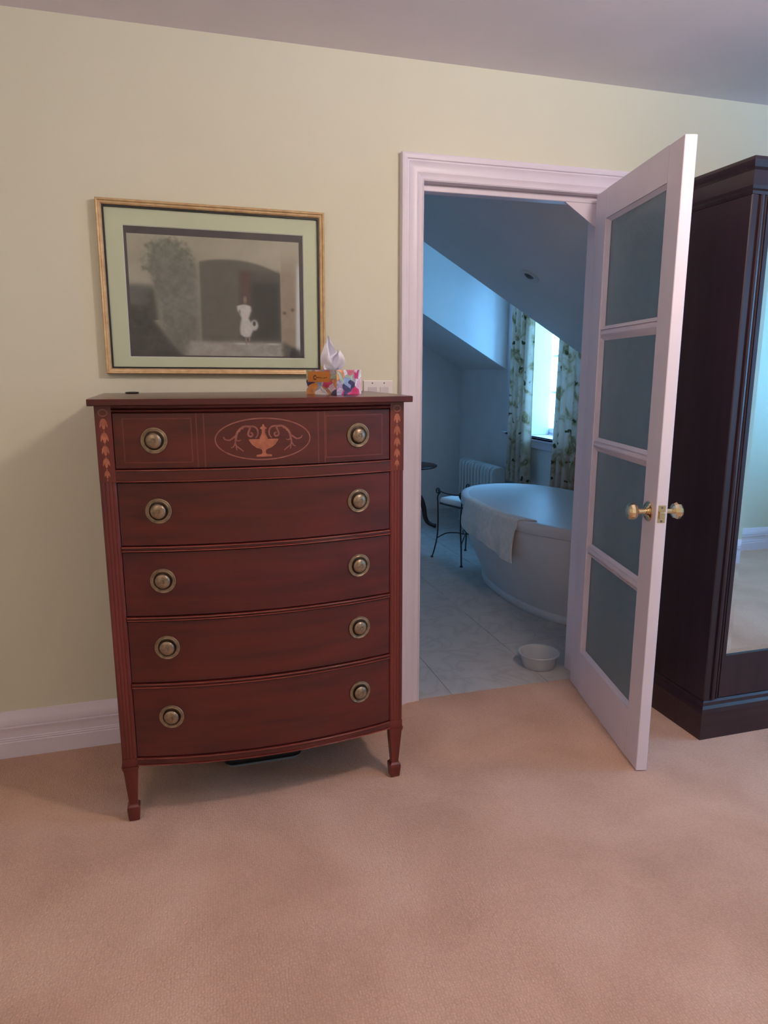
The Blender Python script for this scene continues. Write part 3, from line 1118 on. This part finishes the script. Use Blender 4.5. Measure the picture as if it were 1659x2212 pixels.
mitred('frame_rail', FP, hx, hz, 'gilt', pic)
mitred('frame_liner', [(.0187, 0), (.0187, -.014), (.0235, -.014), (.0235, 0)], hx, hz, 'black_line', pic)
# mat board with a window: local bounds of the window from the photo
ax0, ax1, az0, az1 = -0.297, 0.302, -0.222, 0.203
bm = bmesh.new()
mx_, mz_ = hx - .024, hz - .024
rect_hole_wall(bm, 'y', -.006, -.004, -mx_, mx_, -mz_, mz_, [(ax0, ax1, az0, az1)])
finish('mat_board', bm, 'mat_board', pic)
mitred_prof = [(0.0, -.0062), (.0, -.0045), (.003, -.0040), (.003, -.0045)]
bm = bmesh.new()
o4 = [(ax0, az0), (ax1, az0), (ax1, az1), (ax0, az1)]
i4 = [(ax0 + .003, az0 + .003), (ax1 - .003, az0 + .003), (ax1 - .003, az1 - .003), (ax0 + .003, az1 - .003)]
loft(bm, [[(x, -.0062, z) for x, z in o4], [(x, -.0036, z) for x, z in i4]], cap=False)
finish('mat_bevel', bm, 'mat_bevel', pic)
finish('print_border', B((ax0 - .002, ax1 + .002, -.0034, -.002, az0 - .002, az1 + .002)), 'print_border', pic)


def art(U, V):
    # U right, V up
    W = lambda a: np.clip(a, 0, 1)[..., None]
    col = lambda *c: np.array(c, float)
    n1 = fbm(U, V, 5, 3)
    n2 = fbm(U, V, 14, 9) * .6 + fbm(U, V, 34, 21) * .4
    base = col(150, 142, 126) + (n1[..., None] - .5) * 26 + (V[..., None] - .6) * col(14, 14, 10)

    def blend(base_, c, mask, tex=0.0):
        cc = col(*c) + (n2[..., None] - .5) * tex
        return base_ * (1 - W(mask)) + cc * W(mask)
    sm = lambda d, w: 1 / (1 + np.exp(-d / w))
    # left shrub tower and its feathery crown
    rad = np.hypot((U - .22) / .13, (V - .80) / .17) + (n2 - .5) * 1.1
    base = blend(base, (104, 105, 94), sm(1.0 - rad, .08), 60)
    edge = 0.13 + 0.10 * (1 - V) ** 3 + (n2 - .5) * .03
    base = blend(base, (104, 102, 95), sm(U - edge, .012) * sm(.395 - U, .012) * sm(.80 + (n2 - .5) * .16 - V, .03), 44)
    # dark bushes left
    le = np.where(V < .30, .29 - .42 * V ** .8, .15 - .06 * (V - .30))
    base = blend(base, (54, 54, 50), sm(le - U + (n2 - .5) * .03, .008) * sm(.56 + (n1 - .5) * .05 - V, .015), 40)
    base = blend(base, (84, 84, 80), sm(.10 - U, .01) * sm(V - .42, .01) * sm(.57 - V, .01), 20)
    # arch
    top = .825 - .105 * np.abs((U - .57) / .31) ** 2.2
    base = blend(base, (86, 82, 74), sm(U - .40, .003) * sm(.882 - U, .002) * sm(top - V, .004) * sm(V - .10, .004), 12)
    base = blend(base, (66, 62, 60), sm(U - .635, .008) * sm(.880 - U, .002) * sm(.735 - V, .012) * sm(V - .12, .01), 8)
    base = blend(base, (82, 52, 52), sm(U - .64, .008) * sm(.70 - U, .008) * sm(.73 - V, .01) * sm(V - .40, .06), 6)
    base = blend(base, (40, 38, 37), sm(U - .705, .010) * sm(.868 - U, .005) * sm(.64 - V, .012) * sm(V - .15, .02), 10)
    # ground
    g = sm(.125 + .02 * (n1 - .5) - V, .008) * sm(U - (.30 + .3 * V), .01)
    base = blend(base, (142, 136, 130), g, 46)
    base = blend(base, (176, 176, 170), np.exp(-((V - .108) / .008) ** 2) * (np.exp(-((U - .64) / .05) ** 2) + np.exp(-((U - .83) / .045) ** 2)), 8)
    # right pillar, its studs, the pale hanging and dark foot
    base = blend(base, (136, 118, 102), sm(U - .885, .002) * sm(.975 - U, .006) * sm(.80 - V, .06), 26)
    for (a, b_) in ((.905, .385), (.955, .415)):
        base = blend(base, (84, 70, 66), np.exp(-((U - a) / .010) ** 2 - ((V - b_) / .013) ** 2) * 1.3)
    base = blend(base, (188, 188, 188), sm(U - (.972 + .018 * V), .003) * sm(.80 - V, .02) * sm(V - .06, .01), 10)
    base = blend(base, (64, 62, 60), sm(U - (.895 + (n2 - .5) * .03), .008) * sm(.10 - .05 * (U - .93) / .07 - V, .01), 20)
    # figure in white: bare head and shoulders, gathered bodice, full skirt with a looped train, feet
    e = lambda cx, cy, rx, ry, k=.12: sm(1 - np.hypot((U - cx) / rx, (V - cy) / ry), k)

    def span(pts, k=.003):
        zs = [p[0] for p in pts][::-1]
        l_ = np.interp(V, zs, [p[1] for p in pts][::-1])
        r_ = np.interp(V, zs, [p[2] for p in pts][::-1])
        return sm(U - l_, k) * sm(r_ - U, k) * sm(V - zs[0], k) * sm(zs[-1] - V, k)
    base = blend(base, (118, 100, 92), e(.664, .49, .011, .030))
    fig = span([(.450, .645, .672), (.435, .614, .698), (.400, .616, .702), (.370, .628, .694), (.330, .640, .684), (.300, .634, .694), (.240, .628, .712), (.190, .632, .696), (.165, .655, .690)])
    base = blend(base, (184, 178, 174), fig, 60)
    base = blend(base, (120, 114, 110), e(.630, .385, .006, .020), 0)
    base = blend(base, (176, 170, 166), e(.716, .272, .024, .046) * (1 - e(.716, .285, .009, .020)), 30)
    base = blend(base, (128, 106, 98), np.maximum(e(.664, .135, .006, .032), e(.684, .15, .006, .022)))
    return 255 * (np.clip(base, 0, 255) / 255) ** .93 * 1.10


bx0, bx1, bz0, bz1 = ax0 + .012, ax1 - .017, az0 + .008, az1 - .026
painted('print', 300, 210, lambda u, v: (bx0 + (bx1 - bx0) * u, -.0038, bz0 + (bz1 - bz0) * v), art, 'printed_paper', pic, world=False)
finish('picture_glass', B((-mx_, mx_, -.0105, -.0085, -mz_, mz_)), 'clear_glass', pic)

# ------------------------------------------------------------------ light switch
sw = thing('light_switch', 'white double rocker light switch on the wall behind the tissue box', 'light switch', (-.1725, -.0005, 1.262))
bm = B((-.0575, .0575, -.006, 0.0, -.0575, .0575))
bmesh.ops.translate(bm, verts=bm.verts, vec=(0, 0, .0))
finish('wall_plate', bm, 'switch_plastic', sw, bevel=0.003, seg=2)
for s in (-1, 1):
    bm = bmesh.new()
    x0, x1 = s * .023 - .0165, s * .023 + .0165
    prism_x(bm, [(-.0055, -.033), (-.0068, -.033), (-.0105, 0.0), (-.0080, .033), (-.0055, .033)], x0, x1)
    finish('rocker', bm, 'rocker_plastic', sw)
    bm = bmesh.new()
    lathe(bm, [(0, -.0055), (.003, -.0055), (.0028, -.0068), (0, -.007)], 12, 'y', (s * .023, 0, .0475))
    finish('screw', bm, 'dull_metal', sw, smooth=True)

# ------------------------------------------------------------------ tissue box
TZ = 1.2818
tb = thing('tissue_box', 'colourful floral tissue box with a white tissue pulled up', 'tissue box', (-.418, -.345, TZ), math.radians(38))
BXH, BYH, BHT = 0.062, 0.062, 0.076
finish('carton', B((-BXH, BXH, -BYH, BYH, 0, BHT)), 'tissue_paper', tb, bevel=0.001)
PAL = np.array([(232, 150, 80), (226, 188, 205), (206, 62, 108), (150, 172, 206), (236, 226, 230), (222, 150, 96), (188, 176, 190), (70, 62, 96), (176, 190, 160), (214, 120, 130)], float)


def blooms(seed, asp):
    rng = np.random.RandomState(seed)
    c = rng.rand(26, 2)
    k = rng.randint(0, len(PAL), 26)

    def f(U, V):
        w1 = (vnoise(U, V, 6, 6, seed + 2) - .5) * .22
        w2 = (vnoise(U, V, 6, 6, seed + 5) - .5) * .22
        D = np.stack([np.hypot((U + w1 - a) * asp, V + w2 - b_) for a, b_ in c])
        i = D.argmin(0)
        s = np.sort(D, 0)
        colr = PAL[k[i]] + (s[0][..., None] * 160 - 14)
        line = np.exp(-((s[1] - s[0]) / .018) ** 2)[..., None]
        return colr * (1 - .45 * line) + np.array((70, 60, 90.)) * .45 * line
    return f


bl = blooms(4, 1.6)
br = blooms(11, 1.6)


def face_left(U, V):
    c = bl(U, V)
    # orange label field in the upper left with a dark flourish
    m_ = ((U > .05) & (U < .80) & (V > .50) & (V < .95))[..., None]
    c = np.where(m_, np.array((218, 138, 62.)) + (V[..., None] - .7) * 30, c)
    d1 = np.abs(V - .68 - .015 * np.sin(U * 20)) < .012
    d1 &= (U > .34) & (U < .70)
    d2 = np.hypot((U - .30) / .05, (V - .69) / .08)
    d2 = (np.abs(d2 - 1) < .3) & (U < .335)
    c = np.where((d1 | d2)[..., None], np.array((92, 52, 40.)), c)
    return c


e_ = .0006
painted('printed_side', 90, 60, lambda u, v: (-BXH - e_, BYH - 2 * BYH * u, BHT * v), face_left, 'printed_card', tb, world=False)
painted('printed_side', 90, 60, lambda u, v: (-BXH + 2 * BXH * u, -BYH - e_, BHT * v), br, 'printed_card', tb, world=False)
painted('printed_side', 60, 40, lambda u, v: (BXH + e_, -BYH + 2 * BYH * u, BHT * v), bl, 'printed_card', tb, world=False)
painted('printed_side', 60, 40, lambda u, v: (BXH - 2 * BXH * u, BYH + e_, BHT * v), br, 'printed_card', tb, world=False)
painted('printed_top', 60, 60, lambda u, v: (-BXH + 2 * BXH * u, -BYH + 2 * BYH * v, BHT + e_), br, 'printed_card', tb, world=False)
# the tissue: a crumpled fan of two sheets drawn to a peak
bm = bmesh.new()
for sheet, (rot, lean, wid, hgt) in enumerate(((0.3, -.012, .046, .100), (-.5, .012, .05, .062))):
    g = []
    nu, nv = 14, 14
    for j in range(nv + 1):
        v = j / nv
        row = []
        for i in range(nu + 1):
            u = i / nu * 2 - 1
            wd_ = wid * (.55 + .75 * v * (1 - v) * 2) * (1 - .82 * v ** 1.6)
            x = u * wd_ + lean * v * 1.6
            y = .016 * math.sin(u * 4.2 + 1.7 * v + sheet) * (1 - .6 * v) + .012 * math.cos(u * 7 + sheet * 2) * (1 - v)
            z = hgt * v * (1 - .10 * abs(u)) + .008 * math.sin(u * 5 + sheet * 2) * v
            p = Matrix.Rotation(rot - math.radians(38), 3, 'Z') @ Vector((x, y, z))
            row.append(bm.verts.new((p.x, p.y + .004 * sheet, p.z + BHT + .001)))
        g.append(row)
    for j in range(nv):
        for i in range(nu):
            bm.faces.new((g[j][i], g[j][i + 1], g[j + 1][i + 1], g[j + 1][i]))
bmesh.ops.solidify(bm, geom=bm.faces[:], thickness=0.0006)
finish('tissue', bm, 'tissue_paper', tb, smooth=True, angle=60)

# small dark disc on the dresser top
bm = bmesh.new()
lathe(bm, [(0, 0), (.021, 0), (.022, .002), (.021, .0045), (.016, .005), (.015, .0035), (0, .0035)], 28, 'z')
o = finish('coaster', bm, 'black_plastic', None, smooth=True)
o.location = (-1.045, -.09, TZ)
tag(o, 'small flat dark disc lying on the back left of the dresser top', 'coaster')

# flat black thing under the dresser
fb = thing('flat_tray', 'flat black rounded tray lying on the carpet under the dresser', 'tray', (-.68, -.19, 0))


def rrect(hx_, hy_, r, n=6):
    pts = []
    for cx, cy, a0 in ((hx_ - r, hy_ - r, 0), (-hx_ + r, hy_ - r, PI / 2), (-hx_ + r, -hy_ + r, PI), (hx_ - r, -hy_ + r, 1.5 * PI)):
        for k in range(n + 1):
            a = a0 + PI / 2 * k / n
            pts.append((cx + r * math.cos(a), cy + r * math.sin(a)))
    return pts


bm = bmesh.new()
base_ = rrect(.135, .125, .03)
loft(bm, [[(x * s, y * s, z) for x, y in base_] for s, z in ((.90, 0.0), (.93, 0.0), (.95, .007), (.93, .008))])
finish('base', bm, 'grey_plastic', fb, smooth=True)
bm = bmesh.new()
loft(bm, [[(x * s, y * s, z) for x, y in base_] for s, z in ((.94, .0082), (1.0, .014), (1.01, .024), (.99, .032), (.95, .033), (.93, .024), (.6, .022))])
finish('tray_shell', bm, 'black_plastic', fb, smooth=True)

# ------------------------------------------------------------------ bathtub
TXC, TYC, TA, TB_, TZR = 1.222, 1.135, 0.435, 0.790, 0.570
tubt = thing('bathtub', 'white oval freestanding bathtub under the sloping ceiling', 'bathtub', (TXC, TYC, 0))


def oval(a, b_, z, n=72, e=2.25, dx=0.0, dy=0.0):
    pts = []
    for i in range(n):
        t = 2 * PI * i / n
        c_, s_ = math.cos(t), math.sin(t)
        pts.append((dx + a * math.copysign(abs(c_) ** (2 / e), c_), dy + b_ * math.copysign(abs(s_) ** (2 / e), s_), z))
    return pts


bm = bmesh.new()
loft(bm, [oval(TA - .048, TB_ - .048, TZR - .004), oval(TA - .040, TB_ - .040, TZR), oval(TA - .012, TB_ - .012, TZR), oval(TA - .003, TB_ - .003, TZR - .004),
          oval(TA, TB_, TZR - .012), oval(TA, TB_, TZR - .058), oval(TA - .004, TB_ - .004, TZR - .062), oval(TA - .04, TB_ - .04, TZR - .062)], cap=False)
finish('rim', bm, 'tub_acrylic', tubt, smooth=True, angle=50)
bm = bmesh.new()
loft(bm, [oval(TA - .012, TB_ - .012, TZR - .0625), oval(TA - .012, TB_ - .014, .47), oval(TA - .028, TB_ - .03, .38), oval(TA - .062, TB_ - .07, .27), oval(TA - .108, TB_ - .12, .16),
          oval(TA - .150, TB_ - .165, .07), oval(TA - .156, TB_ - .172, .045)], cap=False)
finish('outer_shell', bm, 'tub_acrylic', tubt, smooth=True)
bm = bmesh.new()
loft(bm, [oval(TA - .048, TB_ - .048, TZR - .004), oval(TA - .056, TB_ - .058, TZR - .02), oval(TA - .064, TB_ - .070, .40), oval(TA - .085, TB_ - .10, .22), oval(TA - .135, TB_ - .16, .15),
          oval(TA - .22, TB_ - .28, .125), oval(.02, .02, .12)], cap=True)
finish('basin', bm, 'tub_acrylic', tubt, smooth=True)
bm = bmesh.new()
loft(bm, [oval(TA - .150, TB_ - .165, .0445), oval(TA - .146, TB_ - .16, .040), oval(TA - .146, TB_ - .16, .006), oval(TA - .150, TB_ - .165, 0.0)])
finish('plinth', bm, 'tub_acrylic', tubt, smooth=True, angle=50)
bm = bmesh.new()
lathe(bm, [(0, 0), (.026, 0), (.025, .004), (.012, .006), (0, .006)], 20, 'x', (-TA + .12, -.30, .40))
finish('overflow_cover', bm, 'dull_metal', tubt, smooth=True)
bm = bmesh.new()
lathe(bm, [(0, .1255), (.03, .1255), (.028, .129), (0, .13)], 20, 'z')
finish('drain', bm, 'dull_metal', tubt, smooth=True)

# towel over the rim, built along the rim curve
tw = bmesh.new()
A0, A1 = math.radians(163), math.radians(206)


def rimpt(t, out_):
    e = 2.25
    c_, s_ = math.cos(t), math.sin(t)
    a, b_ = TA + out_, TB_ + out_
    return TXC + a * math.copysign(abs(c_) ** (2 / e), c_), TYC + b_ * math.copysign(abs(s_) ** (2 / e), s_)


nu = 44
cols = []
for i in range(nu + 1):
    u = i / nu
    t = A0 + (A1 - A0) * u
    hang = .165 + .075 * u + .010 * math.sin(u * 9)
    ww = .006 * math.sin(u * 15) + .004 * math.sin(u * 31 + 1)
    prof = [(-.115, -.135), (-.095, -.075), (-.070, -.028), (-.052, .004), (-.035, .010), (-.015, .010), (.004, .004), (.010, -.012), (.012, -.035)]
    n_h = 14
    for k in range(1, n_h + 1):
        q_ = k / n_h
        prof.append((.012 + .012 * math.sin(q_ * 2.2) + ww * q_, -.035 - (hang - .035) * q_))
    col_ = []
    for o_, dz in prof:
        tt = t + (0.03 * math.sin(dz * 9) if dz < -.05 and o_ > 0 else 0) + .16 * u * min(1, max(0, (.01 - o_) / .05))
        x, y = rimpt(tt, o_)
        col_.append((x, y, TZR + dz))
    cols.append(col_)
loft(tw, cols, closed_ring=False, cap=False)
bmesh.ops.recalc_face_normals(tw, faces=tw.faces)
bmesh.ops.solidify(tw, geom=tw.faces[:], thickness=0.007)
o = finish('bath_towel', tw, 'towel_cloth', None, smooth=True, angle=60)
tag(o, 'cream white bath towel draped over the tub rim', 'towel')

# ------------------------------------------------------------------ white plastic basin on the tiles
bs = bmesh.new()
lathe(bs, [(.0, .002), (.066, .002), (.070, .0), (.074, .004), (.083, .050), (.086, .062), (.094, .063), (.095, .067), (.093, .070), (.085, .069), (.081, .062), (.077, .045), (.069, .008), (.0, .006)], 44, 'z')
o = finish('plastic_bowl', bs, 'plastic_white', None, smooth=True)
o.location = (0.655, 0.165, 0.0006)
tag(o, 'shallow white plastic bowl on the tiles by the open door', 'bowl')

# ------------------------------------------------------------------ radiator
rd = thing('radiator', 'white column radiator standing under the slope left of the curtains', 'radiator', (1.62, 2.95, 0))
bm = bmesh.new()
NS, SP = 11, 0.066
RT = 0.575
for dx in (-.045, .045):
    for k in range(1):
        tube(bm, [(dx, 0, .12), (dx, 0, RT - .05)], .018, 10)
bm2 = bmesh.new()
sec = [(-.065, .11), (-.050, .085), (.050, .085), (.065, .11), (.065, RT - .045), (.055, RT - .015), (.03, RT), (-.03, RT), (-.055, RT - .015), (-.065, RT - .045)]
loft(bm2, [[(x * s, y, z if s == 1 else z + (.3 - z) * .02) for x, z in sec] for s, y in ((.9, -.021), (1, -.012), (1, .012), (.9, .021))])
bm.free()
o = finish('section', bm2, 'radiator_enamel', rd, smooth=True, angle=40)
secs = [o]
y_far = 3.36 - 2.95
for k in range(NS):
    c_ = o if k == 0 else o.copy()
    if k:
        C.objects.link(c_)
        c_.parent = rd
    c_.location = (0, y_far - SP * (k + .5), 0)
ye = y_far - SP * NS
for z in (.14, RT - .06):
    bm = bmesh.new()
    tube(bm, [(0, y_far - .02, z), (0, ye + .02, z)], .020, 12)
    finish('header_pipe', bm, 'radiator_enamel', rd, smooth=True)
for k in (0, NS - 1):
    y = y_far - SP * (k + .5)
    for dx in (-.045, .045):
        bm = bmesh.new()
        loft(bm, [[(dx - r, y - r, z), (dx + r, y - r, z), (dx + r, y + r, z), (dx - r, y + r, z)] for r, z in ((.012, .1), (.010, .02), (.014, .0))])
        finish('foot', bm, 'radiator_enamel', rd)
bm = bmesh.new()
tube(bm, smooth_path([(0, ye + .01, .14), (0, ye - .04, .14), (0, ye - .055, .10), (0, ye - .055, 0.0)], 5), .011, 10)
vl = finish('supply_pipe', bm, 'pipe_metal', rd, smooth=True)
bm = bmesh.new()
lathe(bm, [(0, .155), (.016, .155), (.02, .17), (.02, .21), (.014, .22), (0, .222)], 14, 'z', (0, ye - .05, 0))
finish('valve', bm, 'pipe_metal', rd, smooth=True)

# ------------------------------------------------------------------ curtains on a rod
rod = bmesh.new()
tube(rod, [(1.685, 1.50, 2.30), (1.685, 2.86, 2.30)], .011, 12)
o = finish('curtain_rod', rod, 'dull_metal', None, smooth=True)
tag(o, 'thin metal curtain rod over the bathroom window', 'curtain rod')


def curtain(y0, y1, z0, label, folds, seed):
    rng = random.Random(seed)
    bm_ = bmesh.new()
    nu_, nv_ = 110, 26
    ph = [rng.uniform(-.5, .5) for _ in range(8)]
    g = []
    for j in range(nv_ + 1):
        v = j / nv_
        z = 2.292 + (z0 - 2.292) * v
        row = []
        for i in range(nu_ + 1):
            u = i / nu_
            a = u * folds * 2 * PI + ph[0] + .5 * math.sin(u * 7 + ph[1]) + .25 * math.sin(v * 3 + u * 5)
            amp = .020 + .016 * v
            sh = math.tanh(1.6 * math.sin(a)) / .92
            x = 1.690 + amp * sh - .006 * v
            y = y0 + (y1 - y0) * u + .010 * math.cos(a) + .012 * math.sin(v * 4 + u * 3 + ph[2]) * v
            row.append(bm_.verts.new((x, y, z)))
        g.append(row)
    for j in range(nv_):
        for i in range(nu_):
            bm_.faces.new((g[j][i], g[j][i + 1], g[j + 1][i + 1], g[j + 1][i]))
    bmesh.ops.solidify(bm_, geom=bm_.faces[:], thickness=0.0015)
    o_ = finish('curtain', bm_, 'curtain_fabric', None, smooth=True, angle=80)
    tag(o_, label, 'curtain', 'floral bathroom curtains')


curtain(2.285, 2.625, 0.485, 'floral cream curtain left of the bathroom window beside the radiator', 4.3, 2)
curtain(1.47, 1.862, 0.50, 'floral cream curtain right of the bathroom window behind the tub', 4.6, 5)

# ------------------------------------------------------------------ wrought-iron stool with white seat
st = thing('stool', 'small wrought-iron stool with scrolled sides and white seat behind the tub', 'stool', (1.062, 2.035, 0), math.radians(18))
bm = bmesh.new()
sq = rrect(.140, .128, .03, 5)
loft(bm, [[(x * s, y * s, z) for x, y in sq] for s, z in ((.96, .418), (1.0, .424), (1.0, .440), (.96, .452), (.8, .458), (.3, .460))])
finish('seat', bm, 'seat_vinyl', st, smooth=True, angle=60)
bm = bmesh.new()
tube(bm, [(x * 1.0, y * 1.0, .412) for x, y in sq], .006, 8, closed=True)
finish('seat_ring', bm, 'iron', st, smooth=True)
for sx in (-1, 1):
    for sy in (-1, 1):
        bm = bmesh.new()
        x, y = sx * .143, sy * .130
        # leg: scroll on top, gentle S to a splayed foot
        scr = []
        for k in range(15):
            a = k / 14 * 2.6 * PI
            r = .007 + .0013 * k
            scr.append((x, y + sy * (.002) - sy * r * math.sin(a) * 1.0, .500 + r * math.cos(a) * 1.0))
        leg = smooth_path(scr[::1] + [(x, y + sy * .004, .46), (x, y, .40), (x, y - sy * .004, .25), (x - sx * 0, y + sy * .006, .15), (x + sx * .012, y + sy * .024, .05),
                                      (x + sx * .020, y + sy * .036, .006)], 3)
        tube(bm, leg, .0055, 8)
        lg = finish('leg', bm, 'iron', st, smooth=True)
        bm = bmesh.new()
        lathe(bm, [(0, 0), (.010, 0), (.011, .006), (.006, .014), (0, .015)], 12, 'z', (x + sx * .020, y + sy * .036, 0))
        finish('foot_pad', bm, 'iron', lg, smooth=True)
        bm = bmesh.new()
        tube(bm, smooth_path([(x, y + sy * .005, .15), (x * .6, y * .75, .185), (x * .2, y * .35, .19), (0, 0, .185)], 5), .0045, 8)
        finish('stretcher', bm, 'iron', st, smooth=True)
    bm = bmesh.new()
    tube(bm, smooth_path([(sx * .143, -.118, .505), (sx * .147, -.05, .496), (sx * .147, .05, .496), (sx * .143, .118, .505)], 5), .005, 8)
    finish('side_rail', bm, 'iron', st, smooth=True)

# ------------------------------------------------------------------ round dark side table
tbl = thing('side_table', 'dark wooden side table with curved leg at the far left of the bathroom', 'table', (1.03, 3.12, 0))
bm = bmesh.new()
lathe(bm, [(0, .540), (.205, .540), (.212, .545), (.215, .551), (.212, .557), (.205, .560), (0, .560)], 40, 'z')
finish('table_top', bm, 'dark_wood', tbl, smooth=True)
bm = bmesh.new()
lathe(bm, [(0, .539), (.05, .539), (.05, .525), (.026, .50), (.020, .42), (.032, .36), (.036, .30), (.022, .25), (.03, .20), (.03, .16), (0, .15)], 20, 'z')
finish('pedestal', bm, 'dark_wood', tbl, smooth=True)
for a in (-0.30, -0.30 + 2 * PI / 3, -0.30 + 4 * PI / 3):
    bm = bmesh.new()
    pts = [(.02, .30), (.07, .27), (.10, .19), (.115, .10), (.14, .05), (.185, .024), (.212, .018)]
    P = smooth_path([(r * math.cos(a), r * math.sin(a), z) for r, z in pts], 5)
    rr = [.026 - .012 * i / (len(P) - 1) + (.004 if i > len(P) - 5 else 0) for i in range(len(P))]
    tube(bm, P, rr, 10)
    finish('leg', bm, 'dark_wood', tbl, smooth=True)

# ------------------------------------------------------------------ recessed ceiling light on the slope
nrm = Vector((-SS, 0, -1)).normalized()
px_ = Vector((0.944, 0.959, slope(0.944)))
dl = thing('ceiling_downlight', 'small recessed downlight on the sloping bathroom ceiling', 'ceiling light', px_ + nrm * 0.0005)
dl.rotation_euler = (0, math.atan(SS), 0)      # tilt the fitting into the slope
bm = bmesh.new()
lathe(bm, [(.028, 0.0), (.062, 0.0), (.062, -.003), (.054, -.007), (.034, -.006), (.028, -.002)], 32, 'z', cap=False)
finish('trim_ring', bm, 'radiator_enamel', dl, smooth=True)
bm = bmesh.new()
lathe(bm, [(0, -.0005), (.031, -.0005), (.026, -.003), (.014, -.010), (0, -.012)], 24, 'z')
finish('bulb', bm, 'bulb_off', dl, smooth=True)

# ------------------------------------------------------------------ bedroom ceiling lamp and an added fill lamp (above, out of frame)
def ceiling_lamp(x, y, R, label, material):
    lm = thing('ceiling_lamp', label, 'ceiling lamp', (x, y, ZC), 0, 'bedroom ceiling lamps')
    bm = bmesh.new()
    lathe(bm, [(0, 0), (.075, 0), (.078, -.012), (.05, -.03), (.03, -.05), (0, -.05)], 32, 'z')
    finish('canopy', bm, 'lamp_metal', lm, smooth=True)
    bm = bmesh.new()
    lathe(bm, [(R * math.sin(PI * k / 14), -.05 - R + R * math.cos(PI * k / 14)) for k in range(15)], 28, 'z')
    finish('globe', bm, material, lm, smooth=True)


ceiling_lamp(0.38, -1.66, .09, 'round glass ceiling lamp nearest the dresser', 'lamp_glass')
ceiling_lamp(-1.75, -2.05, .14, 'added fill lamp, a round glass globe farther from the dresser', 'fill_lamp_glass')  # second globe added as fill to even out the left wall
